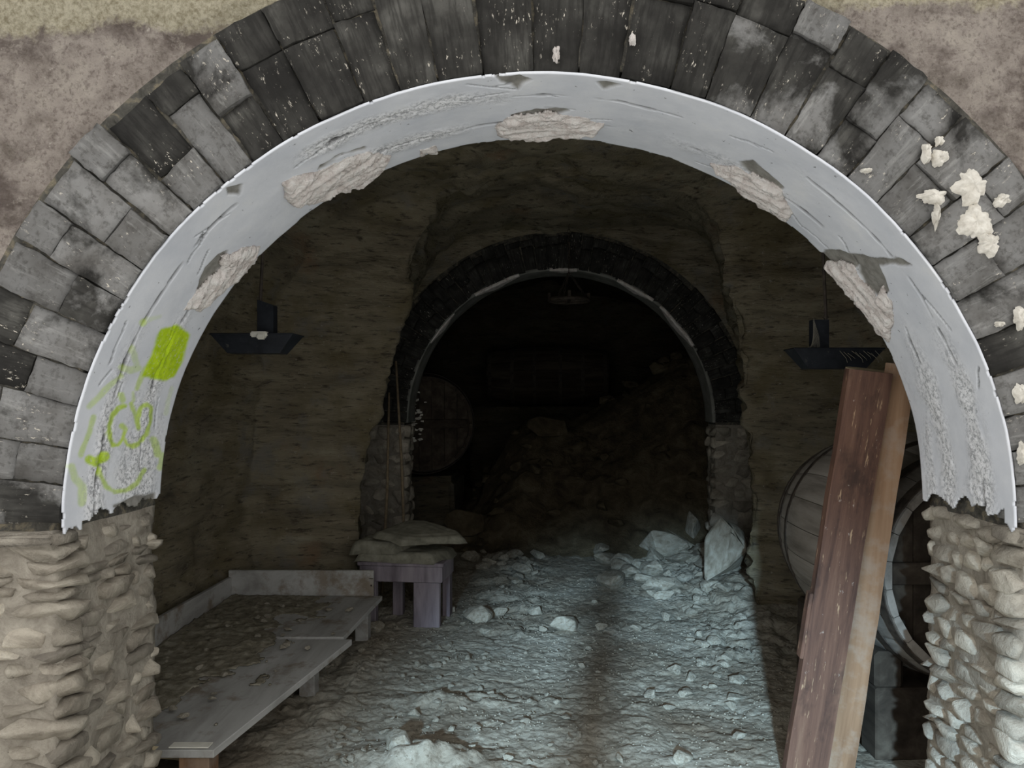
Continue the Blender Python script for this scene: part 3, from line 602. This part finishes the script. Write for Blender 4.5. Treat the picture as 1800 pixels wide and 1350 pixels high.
def barrel(name, L, rh, rb, nst, mat, hoops, matrix, label, nhead=7):
    root = empty(name); root.matrix_world = matrix; tag(root, label, 'barrel')
    prof = lambda y: rh+(rb-rh)*(1-(2*y/L)**2)
    base = bpy.data.meshes.new('stave'); bm = bmesh.new(); n = 12; th_ = .03; hw = PI/nst*.975
    rows = []
    for k in range(n+1):
        y = -L/2+L*k/n; r = prof(y); row = []
        for (q, rr) in ((-hw, r-th_), (-hw, r-.004), (-hw*.75, r), (0, r+.001), (hw*.75, r), (hw, r-.004), (hw, r-th_)):
            row.append(bm.verts.new((rr*math.sin(q), y, rr*math.cos(q))))
        rows.append(row)
    for a_, b_ in zip(rows, rows[1:]):
        for q in range(7): bm.faces.new((a_[q], a_[(q+1) % 7], b_[(q+1) % 7], b_[q]))
    bm.faces.new(rows[0][::-1]); bm.faces.new(rows[-1]); bmesh.ops.recalc_face_normals(bm, faces=bm.faces[:]); bm.to_mesh(base); bm.free(); base.materials.append(mat)
    for k in range(nst):
        o = link('stave', base, None, root); o.rotation_euler = (0, 2*PI*k/nst, 0)
    for yh, wd in hoops:
        bm = bmesh.new(); ns = 48; R0 = [[], [], [], []]
        for k in range(ns):
            a_ = 2*PI*k/ns
            for q, (dy, dr) in enumerate(((-wd/2, -.002), (-wd/2, .006), (wd/2, .006), (wd/2, -.002))):
                r = prof(yh+dy)+dr; R0[q].append(bm.verts.new((r*math.sin(a_), yh+dy, r*math.cos(a_))))
        for k in range(ns):
            for q in range(3): bm.faces.new((R0[q][k], R0[q][(k+1) % ns], R0[q+1][(k+1) % ns], R0[q+1][k]))
        bm_obj('hoop', bm, M_IRON, root)
    hd = empty('head'); hd.parent = root; hd.location = (0, -L/2+.07, 0)
    hr = rh-.022; e = np.linspace(-hr, hr, nhead+1)
    for x0, x1 in zip(e, e[1:]):
        x0 += .002; x1 -= .002; xs = np.linspace(x0, x1, 5); top = [(x, math.sqrt(max(hr*hr-x*x, 0))) for x in xs]; bot = [(x, -z) for x, z in top[::-1]]
        P = top+bot; bm = bmesh.new(); fr = [bm.verts.new((x, -.012+random.uniform(0, 0), z)) for x, z in P]; bq = [bm.verts.new((x, .012, z)) for x, z in P]
        m = len(P)
        try:
            bm.faces.new(fr); bm.faces.new(bq[::-1])
            for k in range(m): bm.faces.new((fr[k], bq[k], bq[(k+1) % m], fr[(k+1) % m]))
        except ValueError: pass
        bmesh.ops.remove_doubles(bm, verts=bm.verts[:], dist=1e-5)
        bm_obj('head_board', bm, M_STAVED, hd)
    bm = bmesh.new(); bm_box(bm, (0, -.028, 0), (hr*1.9, .035, .10), None, .006); bm_obj('head_bar', bm, M_STAVED, hd)
    return root
cY = 4.18; cX = 1.97; ang = math.radians(2)
Mx = Matrix.Translation((cX, cY, -.80)) @ Matrix.Rotation(ang, 4, 'Z')
barrel('barrel', 1.45, .50, .61, 24, M_STAVE, [(-.69, .045), (-.55, .05), (-.33, .045), (.33, .045), (.55, .05), (.69, .045)], Mx, 'large dusty grey barrel lying behind the leaning boards at right')
for k, (yo) in enumerate((-.45, .45)):
    c = Mx @ Vector((0, yo, 0)); zf = float(floor_z(c.x, c.y)); ht = (-.80-.59)-zf; bm = bmesh.new()
    bm_box(bm, (0, 0, (ht+.01)/2), (.9, .16, ht+.01), None, .008); bm_box(bm, (-.38, 0, ht+.09), (.14, .16, .18), None, .02); bm_box(bm, (.38, 0, ht+.09), (.14, .16, .18), None, .02)
    o = bm_obj('barrel_cradle', bm, M_STAVED); o.location = (c.x, c.y, zf); o.rotation_euler = (0, 0, ang); tag(o, 'dark timber cradle under the %s of the large dusty right-hand barrel' % ('front end' if k == 0 else 'rear end'), 'cradle')
# barrels of the far room
Mx = Matrix.Translation((-1.56, 9.15, -.30)) @ Matrix.Rotation(math.radians(16), 4, 'Z')
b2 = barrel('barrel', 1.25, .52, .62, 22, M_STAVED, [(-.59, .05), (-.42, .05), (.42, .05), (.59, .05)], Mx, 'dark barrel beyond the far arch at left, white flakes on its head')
fl = empty('mould_flakes'); 
bm = bmesh.new()
for k in range(46):
    u = random.gauss(0, .055); v = random.uniform(-.30, .26); s = random.uniform(.012, .03)
    bm_prism(bm, [(u+math.cos(a_)*s*random.uniform(.6, 1.6), v+math.sin(a_)*s*.6*random.uniform(.5, 1.3)) for a_ in np.linspace(0, 2*PI, 7)[:-1]], 0, .004)
bpy.data.objects.remove(fl)
o = bm_obj('paint_flakes', bm, M_SPLAT, b2); o.rotation_euler = (PI/2, 0, 0); o.location = (-.12, -.60, .1); tag(o, 'white flaking marks', kind='stuff')
bm = bmesh.new(); bm_box(bm, (0, 0, .3), (1.0, 1.0, .58), None, .05, 2)
for v in bm.verts: v.co += Vector([random.uniform(-.02, .02) for _ in range(3)])
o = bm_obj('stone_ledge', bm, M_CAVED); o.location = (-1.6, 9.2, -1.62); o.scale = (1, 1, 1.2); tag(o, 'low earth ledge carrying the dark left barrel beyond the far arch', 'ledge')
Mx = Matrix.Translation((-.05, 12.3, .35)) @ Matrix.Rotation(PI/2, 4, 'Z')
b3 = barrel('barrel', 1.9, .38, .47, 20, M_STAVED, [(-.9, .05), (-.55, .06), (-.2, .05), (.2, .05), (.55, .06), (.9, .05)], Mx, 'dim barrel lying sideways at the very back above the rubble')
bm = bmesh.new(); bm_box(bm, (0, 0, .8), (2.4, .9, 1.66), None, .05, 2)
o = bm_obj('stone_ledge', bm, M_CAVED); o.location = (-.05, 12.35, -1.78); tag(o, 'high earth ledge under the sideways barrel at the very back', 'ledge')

# ================================================================ rubble heap and rocks
def heap_z(X, Y):
    X = np.asarray(X, float); Y = np.asarray(Y, float)
    cr = np.interp(X, [-1.6, -.9, -.55, -.2, .3, .8, 1.5, 2.6], [-1.6, -1.2, -.62, -.36, -.32, -.05, .42, .8])
    up = sstep(7.75, 10.2, Y)**.9; dn = 1-.45*sstep(10.3, 12.2, Y)
    z = -1.74+(cr+1.74)*up*dn
    return z+(.16*fbm(X*1.6, Y*1.6, 0, 4, 91)+.07*np.maximum(0, vn(X*5, Y*5, 0, 92))+.05*fbm(X*9, Y*9, 0, 3, 93))*sstep(7.6, 8.6, Y)
fx = np.arange(-2.95, 3.0, .037); fy = np.arange(7.6, 13.7, .045); GX, GY = np.meshgrid(fx, fy, indexing='ij'); GZ = heap_z(GX, GY)
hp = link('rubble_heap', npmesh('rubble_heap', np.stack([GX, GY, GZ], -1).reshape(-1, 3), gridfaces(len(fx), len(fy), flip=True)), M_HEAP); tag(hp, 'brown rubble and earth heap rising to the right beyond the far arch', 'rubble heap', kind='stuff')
def rock_mesh(k, sub=True):
    rs = random.Random(900+k); bm = bmesh.new()
    for _ in range(15):
        v = Vector([rs.gauss(0, 1) for _ in range(3)]).normalized()*rs.uniform(.42, .56); bm.verts.new((v.x, v.y*.9, v.z*.8))
    r = bmesh.ops.convex_hull(bm, input=bm.verts[:]); bmesh.ops.delete(bm, geom=[g for g in r['geom_unused'] if isinstance(g, bmesh.types.BMVert)], context='VERTS')
    bmesh.ops.bevel(bm, geom=bm.edges[:], offset=.028, segments=1, affect='EDGES')
    me = bpy.data.meshes.new('rock'); bmesh.ops.recalc_face_normals(bm, faces=bm.faces[:]); bm.to_mesh(me); bm.free(); me.materials.append(M_ROCK); return me
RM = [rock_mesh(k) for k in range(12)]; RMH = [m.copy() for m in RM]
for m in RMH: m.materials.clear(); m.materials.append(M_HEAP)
def rock(x, y, s, zf=None, label=None, group=None, mesh_i=None, rot=None, sink=.22):
    o = link('rock', (RMH if zf is heap_z else RM)[mesh_i if mesh_i is not None else random.randrange(12)]); sc = s if isinstance(s, tuple) else (s*random.uniform(.85, 1.25), s*random.uniform(.8, 1.1), s*random.uniform(.55, .85))
    z = float((zf or floor_z)(x, y)); o.scale = sc; o.location = (x, y, z+sc[2]*(.42-sink)); o.rotation_euler = rot or (random.uniform(-.3, .3), random.uniform(-.3, .3), random.uniform(0, 6.28))
    tag(o, label, 'rock', group); return o
def px_floor(px, py, z=-1.70):
    Y = -z*F/(py-VY); return (px-VX)/F*Y, Y
NAMED = [(655, 1112, (.19, .2, .17), 'pale upright stone wedged under the right edge of the board platform'), (840, 1098, (.26, .22, .20), 'broad pale flat-faced stone just right of the stool leg'),
         (992, 1112, (.25, .2, .20), 'pointed pale stone alone near the middle of the floor'), (955, 1112, (.07, .08, .07), 'small tan stone touching the pointed stone in mid floor'),
         (1035, 1142, (.06, .06, .06), 'small round stone right of and in front of the pointed stone'), (880, 1085, (.12, .12, .11), 'mid-sized stone between stool and pointed stone'),
         (940, 1085, (.16, .12, .13), 'blocky stone left of and behind the pointed stone'), (855, 1115, (.14, .12, .08), 'low stone in front of the broad pale stone by the stool'),
         (700, 1332, (.20, .16, .14), 'peaked stone in the clod ridge at the bottom edge of the photo'), (1056, 1112, (.10, .10, .09), 'small stone right of the pointed stone in mid floor'),
         (1118, 1112, (.10, .09, .07), 'small grey stone between the pointed stone and the right rubble'), (1135, 1035, (.26, .18, .14), 'angular pale block before the right rubble under the far arch'),
         (1070, 1040, (.16, .14, .18), 'upright brown stone at the left end of the right rubble'), (1165, 1062, (.20, .14, .14), 'dark wedge stone at the front of the right rubble'), (790, 1082, (.12, .1, .09), 'small stone beside the stool rear leg')]
for px, py, s, lb in NAMED:
    x, y = px_floor(px, py-8); rock(x, y, s, label=lb, rot=(random.uniform(-.2, .2), random.uniform(-.2, .2), random.uniform(-.4, .4)))
# big slabs right
for px, py, s, lb, rot in [(1160, 985, (.72, .34, .46), 'large flat-faced grey slab leaning below the far arch at right', (.3, .05, .1)), (1218, 975, (.20, .25, .62), 'tall upright narrow slab against the right jamb of the far arch', (.1, .05, 0)),
                           (1272, 1040, (.44, .40, .80), 'large leaning pyramidal boulder at the foot of the right pillar', (-.1, .35, .3)), (1100, 955, (.42, .3, .3), 'dim grey block left of the large flat slab', (.2, .1, .5)),
                           (1190, 925, (.5, .4, .42), 'dim block above and behind the large flat slab', (.2, .3, .2))]:
    x, y = px_floor(px, py); o = rock(x, y, s, label=lb, rot=rot, sink=.12)
for px, py, s in [(905, 975, .15), (880, 985, .12), (860, 960, .13), (925, 960, .12), (945, 985, .17), (895, 955, .14), (830, 985, .12), (960, 970, .10), (930, 1000, .11), (870, 1000, .09), (850, 978, .1), (915, 990, .1)]:
    x, y = px_floor(px, py); rock(x, y, s, label='small brown stone in the pile behind the stool, before the far arch', group='stones piled behind the stool')
for k in range(190):                                         # loose floor stones
    while True:
        px, py = random.uniform(560, 1300), random.uniform(1040, 1345); x, y = px_floor(px, py)
        dens = .25+.8*(px > 1140)*(py < 1200)+.5*(px < 900)*(py < 1200)+.4*(py > 1270)*(px < 800)
        if random.random() < dens and not (-1.45 < x < -.75 and 5.5 < y < 6.3) and x > -1.12-(.3 if y > 4.7 else 0): break
    lab, grp = (('small pale stone loose on the trodden dirt floor '+('right of the arch centre line' if px > 960 else 'left of the arch centre line'), 'small stones on the open floor, '+('right' if px > 960 else 'left')+' half') if px < 1140 else ('pale broken stone in the scree along the right side', 'stones of the right scree'))
    rock(x, y, random.uniform(.02, .06)*(1+.5*(random.random() < .12)) if px < 1140 else random.uniform(.04, .14), label=lab, group=grp)
for k in range(70):                                          # broken blocks before the far arch
    px, py = random.uniform(815, 1250), random.uniform(982, 1045); x, y = px_floor(px, py); x = min(max(x, -.95), 1.6)
    if 940 < px < 1050: continue
    sd_ = 'right' if px > 1000 else 'left'
    rock(x, y, random.uniform(.10, .26)*(1.3 if px > 1000 else .8), lambda a, b: max(float(floor_z(a, b)), float(heap_z(a, b))), label='broken stone block in the %s-hand scree at the foot of the far arch' % sd_, group='stone blocks at the %s foot of the far arch' % sd_)
for k in range(70):                                          # rocks on the heap
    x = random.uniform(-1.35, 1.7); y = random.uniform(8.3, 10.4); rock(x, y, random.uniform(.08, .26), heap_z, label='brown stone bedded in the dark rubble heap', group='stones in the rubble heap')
for px, py, Y, s, lb in [(965, 770, 9.6, (.62, .4, .34), 'large rounded boulder on the left crest of the rubble heap'), (820, 880, 8.6, (.55, .4, .4), 'dim square-cut block left of the rubble heap under the dark barrel'), (1160, 690, 10.0, (.34, .3, .24), 'pale block high on the right of the rubble heap')]:
    x = (px-VX)/F*Y; rock(x, Y, s, heap_z, label=lb, rot=(.1, .1, .3), sink=.15)
# gravel: too small to count
bm = bmesh.new(); base = [v for v in [(1, 0, 0), (-1, 0, 0), (0, 1, 0), (0, -1, 0), (0, 0, 1), (0, 0, -1)]]; tri = [(0, 2, 4), (2, 1, 4), (1, 3, 4), (3, 0, 4), (2, 0, 5), (1, 2, 5), (3, 1, 5), (0, 3, 5)]
n = 3600; GXs = RNG.uniform(-1.45, 1.45, n); GYs = 3.3+RNG.uniform(0, 1, n)**1.1*3.9; ok = ~((GXs < -1.15) & (GYs < 4.7)); GXs, GYs = GXs[ok], GYs[ok]; n = len(GXs)
cl = .5+.5*vn(GXs*2.2, GYs*2.2, 0, 400); GS = RNG.uniform(.003, .010, n)*(.4+.9*cl); gz = floor_z(GXs, GYs)
B = np.array(base)*1.0; VV = (B[None]*GS[:, None, None]*RNG.uniform(.6, 1.3, (n, 6, 3)))*np.array([1, 1, .7]); VV += np.stack([GXs, GYs, gz+GS*.2], -1)[:, None]
FF = (np.array(tri)[None]+6*np.arange(n)[:, None, None]).reshape(-1, 3); bm.free()
o = link('gravel', npmesh('gravel', VV.reshape(-1, 3), FF, True), M_FLOOR); tag(o, 'fine pale gravel and crumbs strewn over the dirt floor', 'gravel', kind='stuff')

# ================================================================ board platform at left
pl = empty('board_platform', (-1.8, 4.4, -1.45)); tag(pl, 'low platform of dusty grey boards covered with dirt at left', 'platform')
def slab(name, poly, z_of, thick, mat, parent):
    bm = bmesh.new(); org = parent.location
    lo = [bm.verts.new(Vector((x, y, z_of(x, y)-thick))-org) for x, y in poly]; hi = [bm.verts.new(Vector((x, y, z_of(x, y)))-org) for x, y in poly]; m = len(poly)
    bm.faces.new(lo[::-1]); bm.faces.new(hi)
    for k in range(m): bm.faces.new((lo[k], lo[(k+1) % m], hi[(k+1) % m], hi[k]))
    bmesh.ops.bevel(bm, geom=bm.edges[:], offset=.003, segments=1, affect='EDGES'); return bm_obj(name, bm, mat, parent)
zb = lambda x, y: np.interp(y, [3.28, 4.61, 5.5], [-1.508, -1.450, -1.432])
slab('deck_board', [(-2.30, 3.28), (-1.44, 3.28), (-1.19, 4.60), (-2.30, 4.60)], lambda x, y: float(zb(x, y)), .035, M_BENCH, pl)
slab('deck_board', [(-2.30, 4.615), (-1.245, 4.615), (-1.205, 5.50), (-2.30, 5.50)], lambda x, y: float(zb(x, y))+.008, .03, M_BENCH, pl)
def pbox(name, c, s, mat, rot=None, bev=.004, parent=pl, label=None):
    bm = bmesh.new(); bm_box(bm, Vector(c)-parent.location, s, rot, bev); o = bm_obj(name, bm, mat, parent)
    if label: tag(o, label)
    return o
pbox('back_board', (-1.79, 5.515, -1.335), (1.04, .025, .185), M_BENCH)
pbox('side_board', (-2.30, 4.55, -1.385), (.03, 1.95, .19), M_BENCH)
for x, y in ((-1.32, 5.40), (-2.1, 5.40), (-2.1, 4.5), (-1.40, 4.45), (-2.1, 3.4)):
    zf = float(floor_z(x, y)); zt = float(zb(x, y))-.03; pbox('leg', (x, y, (zt+zf)/2), (.09, .09, zt-zf), M_BENCH)
zf = float(floor_z(-1.52, 3.34)); pbox('leg', (-1.53, 3.34, (-1.54+zf)/2), (.13, .10, -1.54-zf), M_PLANKL)
pbox('corner_strap', (-1.55, 3.31, -1.500), (.17, .05, .006), M_WHITE, None, .001, label='small pale metal strap on the near corner')
pbox('nail', (-1.285, 5.498, -1.30), (.03, .008, .006), M_IRON); pbox('nail', (-1.285, 5.498, -1.35), (.012, .008, .012), M_IRON)
o = board('prop_stick', onfloor(-1.60, 3.62), (-1.72, 3.24, -1.49), .035, .03, M_SAP); tag(o, 'short pale stick propped under the near corner of the board platform', 'stick')
# dirt crust on the boards
gx = np.arange(-2.28, -1.2, .011); gy = np.arange(3.30, 5.49, .014); GX, GY = np.meshgrid(gx, gy, indexing='ij')
edge_x = np.interp(GY, [3.28, 4.6, 4.61, 5.5], [-1.44, -1.19, -1.245, -1.205]); dist = edge_x-GX
hgt = .42*sstep(.15, .75, dist)+.34*fbm(GX*4, GY*4, 0, 5, 500, .6)-.16; hz = .010*np.clip(hgt*2.2, 0, 1)+.022*np.maximum(0, fbm(GX*22, GY*22, 0, 3, 501))*sstep(.02, .2, hgt)
k_ = (hgt > 0) & (dist > .01); kf = k_[:-1, :-1] & k_[1:, :-1] & k_[:-1, 1:] & k_[1:, 1:]; base_z = zb(GX, GY)+.009
V2, Q2 = compact(np.stack([GX, GY, base_z+hz], -1).reshape(-1, 3), gridfaces(len(gx), len(gy), kf, True))
o = link('dirt_crust', npmesh('dirt_crust', V2, Q2), M_DIRT); tag(o, 'brown dirt and crumbs lying over the grey board platform', 'dirt', kind='stuff'); md = o.modifiers.new('t', 'SOLIDIFY'); md.thickness = .006; md.offset = -1
for k in range(34):
    y = random.uniform(3.5, 5.4); ex = float(np.interp(y, [3.28, 4.6, 4.61, 5.5], [-1.44, -1.19, -1.245, -1.205])); x = ex-random.uniform(.05, .9); x = max(x, -2.2)
    rock(x, y, random.uniform(.02, .06), lambda a, b: zb(a, b)+.018, label='dry clod lying on the dirty grey board platform', group='clods on the board platform')

# ================================================================ stool with sacks
st = empty('stool', (-1.095, 5.9, -1.70), (0, 0, math.radians(-6))); tag(st, 'squat faded purple wooden stool under folded sacks', 'stool')
def sbox(name, c, s, parent=st, mat=M_STOOL, rot=None):
    bm = bmesh.new(); bm_box(bm, c, s, rot, .006); return bm_obj(name, bm, mat, parent)
for x, y, wx, wy in ((.19, -.15, .20, .05), (-.25, -.15, .11, .06), (.27, .15, .06, .09), (-.12, .15, .08, .07)):
    zf = float(floor_z(-1.095+x, 5.9+y))+1.70-.01; sbox('leg', (x, y, (zf+.44)/2), (wx, wy, .44-zf))
sbox('apron', (0, -.185, .385), (.63, .03, .12)); sbox('apron', (.30, 0, .385), (.03, .36, .12)); sbox('apron', (-.30, 0, .385), (.03, .36, .12)); sbox('apron', (0, .185, .385), (.62, .03, .12))
sbox('seat', (0, 0, .457), (.66, .42, .028))
def cloth(name, outline_pts, z0, th_, droop, seed, label, fold_left=True):
    """layered folded sheet: outline in stool coordinates (x,y), slightly domed and drooping where it overhangs"""
    n = 46; poly = [(p[0]*1000, p[1]*1000) for p in outline_pts]; xs = [p[0] for p in outline_pts]; ys_ = [p[1] for p in outline_pts]
    GX, GY = np.meshgrid(np.linspace(min(xs)-.02, max(xs)+.02, n), np.linspace(min(ys_)-.02, max(ys_)+.02, n), indexing='ij')
    # radial mapping of unit disc to polygon
    c = np.array([np.mean(xs), np.mean(ys_)]); A_ = np.linspace(0, 2*PI, 73)[:-1]; Rr = []
    for a_ in A_:
        best = 10
        d = np.array([math.cos(a_), math.sin(a_)])
        for k in range(len(poly)):
            p = np.array(outline_pts[k])-c; q = np.array(outline_pts[(k+1) % len(poly)])-c; M = np.array([d, -(q-p)]).T
            if abs(np.linalg.det(M)) < 1e-9: continue
            t, s_ = np.linalg.solve(M, p)
            if t > 0 and -1e-6 <= s_ <= 1+1e-6: best = min(best, t)
        Rr.append(best)
    Rr = np.array(Rr); K = 12; V = []; 
    def zz(x, y, f): 
        over = max(0, abs(x)-.31)+max(0, abs(y)-.2)*.6
        return z0+.012*float(fbm(x*6, y*6, seed, 3, seed))+.02*(1-f*f)-over*droop
    V.append((c[0], c[1], zz(*c, 0)+th_)); rings = []
    for side in (1, -1):
        for r in range(1, K+1):
            f = r/K
            for k, a_ in enumerate(A_):
                x, y = c[0]+math.cos(a_)*Rr[k]*f, c[1]+math.sin(a_)*Rr[k]*f; hh = th_*(math.sqrt(max(0, 1-max(0, (f-.72)/.28)**2.5)))
                rip = .006*math.sin(f*18+4*float(vn(x*4, y*4, seed, 3)))*f
                V.append((x, y, zz(x, y, f)+(hh if side > 0 else 0)+rip))
    m = len(A_); Fc = [(0, 1+k, 1+(k+1) % m) for k in range(m)]
    for r in range(K-1):
        for k in range(m): a0, a1 = 1+r*m+k, 1+r*m+(k+1) % m; Fc.append((a0, a0+m, a1+m, a1))
    off = 1+K*m
    for k in range(m): Fc.append((1+(K-1)*m+k, off+(K-1)*m+k, off+(K-1)*m+(k+1) % m, 1+(K-1)*m+(k+1) % m))
    for r in range(K-1):
        for k in range(m): a0, a1 = off+r*m+k, off+r*m+(k+1) % m; Fc.append((a0, a1, a1+m, a0+m))
    Fc.append(tuple(off+k for k in range(m)))
    o = link(name, mesh(name, V, Fc), M_SACK); o.matrix_world = Matrix.Translation(st.location) @ Matrix.Rotation(math.radians(-6), 4, 'Z'); tag(o, label, 'sack'); return o
cloth('folded_sack', [(-.36, -.2), (.26, -.235), (.345, .0), (.345, .2), (-.3, .22), (-.42, .05)], .474, .06, .25, 1, 'lowest grey green sack folded flat on the stool seat')
cloth('folded_sack', [(-.42, -.14), (-.05, -.22), (.02, -.1), (.1, .1), (-.2, .2), (-.40, .08)], .53, .08, .2, 2, 'middle folded sack bulging at the left of the stool pile')
c_ = cloth('folded_sack', [(-.28, -.10), (.0, -.24), (.12, -.2), (.40, -.03), (.44, .02), (.38, .10), (.02, .32), (-.12, .28)], .665, .03, .14, 3, 'topmost stiff flat sack with a pointed corner jutting right on the stool')
c_.rotation_euler = (math.radians(9), math.radians(4), math.radians(-6))
bm = bmesh.new()
o = cloth('folded_sack', [(-.2, -.12), (.2, -.16), (.26, .1), (-.1, .2)], .60, .065, .1, 4, 'small folded sack sandwiched under the topmost one')

# ================================================================ lamps
def lamp(X, Y, Zr, wd, arm, rodtop, label, dishh=.095, tilt=0, mirror=1, sock=True):
    r = empty('hanging_lamp', (X, Y, Zr)); tag(r, label, 'lamp')
    # dish: shallow tray, open at top, sloping ends
    bm = bmesh.new(); tw, bw = wd/2, wd*.32; td, bd = .085, .055
    T_ = [(-tw, -td), (tw, -td), (tw, td), (-tw, td)]; B_ = [(-bw, -bd), (bw, -bd), (bw, bd), (-bw, bd)]
    tv = [bm.verts.new((x, y, 0)) for x, y in T_]; bv = [bm.verts.new((x, y, -dishh)) for x, y in B_]
    for k in range(4): bm.faces.new((tv[k], bv[k], bv[(k+1) % 4], tv[(k+1) % 4]))
    bm.faces.new(bv[::-1]); o = bm_obj('reflector', bm, M_BLACK, r); md = o.modifiers.new('t', 'SOLIDIFY'); md.thickness = .006
    bm = bmesh.new()
    for a_, b_ in zip(T_, T_[1:]+T_[:1]): bm_tube(bm, [(*a_, .002), (*b_, .002)], .005, 6)
    bm_obj('rim', bm, M_BLACK, r)
    x0 = arm; bm = bmesh.new()
    bm_prism(bm, [(x0-.042, -.085), (x0+.042, -.085), (x0+.042, .155), (x0-.042, .185 if mirror > 0 else .155)], -.03, .03, Matrix.Rotation(PI/2, 4, 'X'))
    bm_obj('arm', bm, M_BLACK, r)
    if sock:
        bm = bmesh.new(); bm_box(bm, (x0-.01, -.075, .0), (.085, .05, .028), None, .006, 2); bm_box(bm, (x0+.005, -.098, -.012), (.04, .03, .03), None, .006, 2); bm_obj('socket', bm, M_WHITE, r)
    bm = bmesh.new(); xr = x0-.035*mirror; bm_tube(bm, [(xr, 0, .15), (xr, 0, .20), (xr+.012*mirror, 0, .45), (xr+.02*mirror, 0, rodtop-Zr)], .009, 8); bm_tube(bm, [(xr-.012, 0, .165), (xr, 0, .185), (xr+.012, 0, .165)], .007, 6)
    bm_obj('rod', bm, M_IRON, r); return r
c = at(453, 590, 4.0); lamp(c.x, 4.0, c.z, .42, .05, 1.62, 'black tray-shaped hanging lamp with white socket at left of the chamber')
c = at(1465, 615, 4.0); r_ = lamp(c.x, 4.0, c.z, .46, -.075, 1.62, 'black tray-shaped hanging lamp veiled in cobweb at right, above the boards', .10, 0, -1, False)
r_.children[0].scale = (1, 1, 1)
bm = bmesh.new()
for k in range(16):
    a_ = Vector((-.20+.007*k, -.07, .004)); b_ = Vector((-.115, -.03, .03+.009*k)); m_ = (a_+b_)/2+Vector((.012, 0, -.02)); bm_tube(bm, [a_, m_, b_], .0008, 4)
for k in range(10):
    a_ = Vector((.0+.02*k, -.088, -.01-.006*(k % 3))); b_ = Vector((.04+.02*k, -.085, -.07+.01*(k % 4))); bm_tube(bm, [a_, (a_+b_)/2+Vector((.01, -.01, -.01)), b_], .0012, 4)
tag(bm_obj('cobweb', bm, M_WEB, r_), 'pale dusty cobweb', kind='stuff')
# third lamp, in the far arch
Yh = 7.45; c = at(1000, 528, Yh); r = empty('hanging_lamp', c); tag(r, 'round iron lamp hung on three chains under the top of the far arch', 'lamp')
bm = bmesh.new(); R = .19
bm_tube(bm, [(R*math.cos(a_), R*math.sin(a_), 0) for a_ in np.linspace(0, 2*PI, 29)], .018, 8); bm_obj('ring', bm, M_IRON, r)
bm = bmesh.new(); bm_box(bm, (0, 0, 0), (.38, .03, .02), None, .004); bm_box(bm, (0, 0, 0), (.03, .38, .02), None, .004); bm_obj('cross_bar', bm, M_IRON, r)
for a_ in (.2, 2.3, 4.4):
    bm = bmesh.new(); p0 = Vector((R*math.cos(a_), R*math.sin(a_), .01)); p1 = Vector((0, 0, .27)); nl = 9
    for k in range(nl):
        q = p0.lerp(p1, (k+.5)/nl); dd = (p1-p0).normalized(); s_ = dd.orthogonal().normalized() if k % 2 else dd.cross(dd.orthogonal()).normalized()
        bm_tube(bm, [q+dd*.021*math.cos(t)+s_*.010*math.sin(t) for t in np.linspace(0, 2*PI, 9)], .003, 5)
    bm_obj('chain', bm, M_IRON, r)
bm = bmesh.new()
for k in range(12):
    q = Vector((0, 0, .29+.042*k)); s_ = Vector((1, 0, 0)) if k % 2 else Vector((0, 1, 0)); bm_tube(bm, [q+Vector((0, 0, .025*math.cos(t)))+s_*.012*math.sin(t) for t in np.linspace(0, 2*PI, 9)], .0035, 5)
bm_obj('chain', bm, M_IRON, r)
# candle stubs on the ring
for a_ in (0, PI/2, PI, 3*PI/2):
    bm = bmesh.new(); bm_tube(bm, [(R*math.cos(a_), R*math.sin(a_), .015), (R*math.cos(a_), R*math.sin(a_), .07)], .016, 8); bm_obj('candle_cup', bm, M_IRON, r)
# canes leaning at the left of the far arch
for (x0, y0), (x1, y1), Yb_, Yt_, lb in [((712, 985), (696, 635), 6.75, 6.95, 'long thin cane, the right one of two leaning by the far arch'), ((671, 980), (684, 690), 6.65, 6.95, 'long thin cane, the left one of two leaning by the far arch')]:
    t_ = at(x1, y1, Yt_); b_ = at(x0, y0, Yb_); b_.z = float(floor_z(b_.x, b_.y)); bm = bmesh.new(); m_ = (t_+b_)/2; bm_tube(bm, [Vector((0, 0, 0)), m_-b_+Vector((.015, 0, 0)), t_-b_], [.014, .013, .010], 8)
    o = bm_obj('cane', bm, M_REED, smooth=True); o.location = b_; tag(o, lb, 'cane')
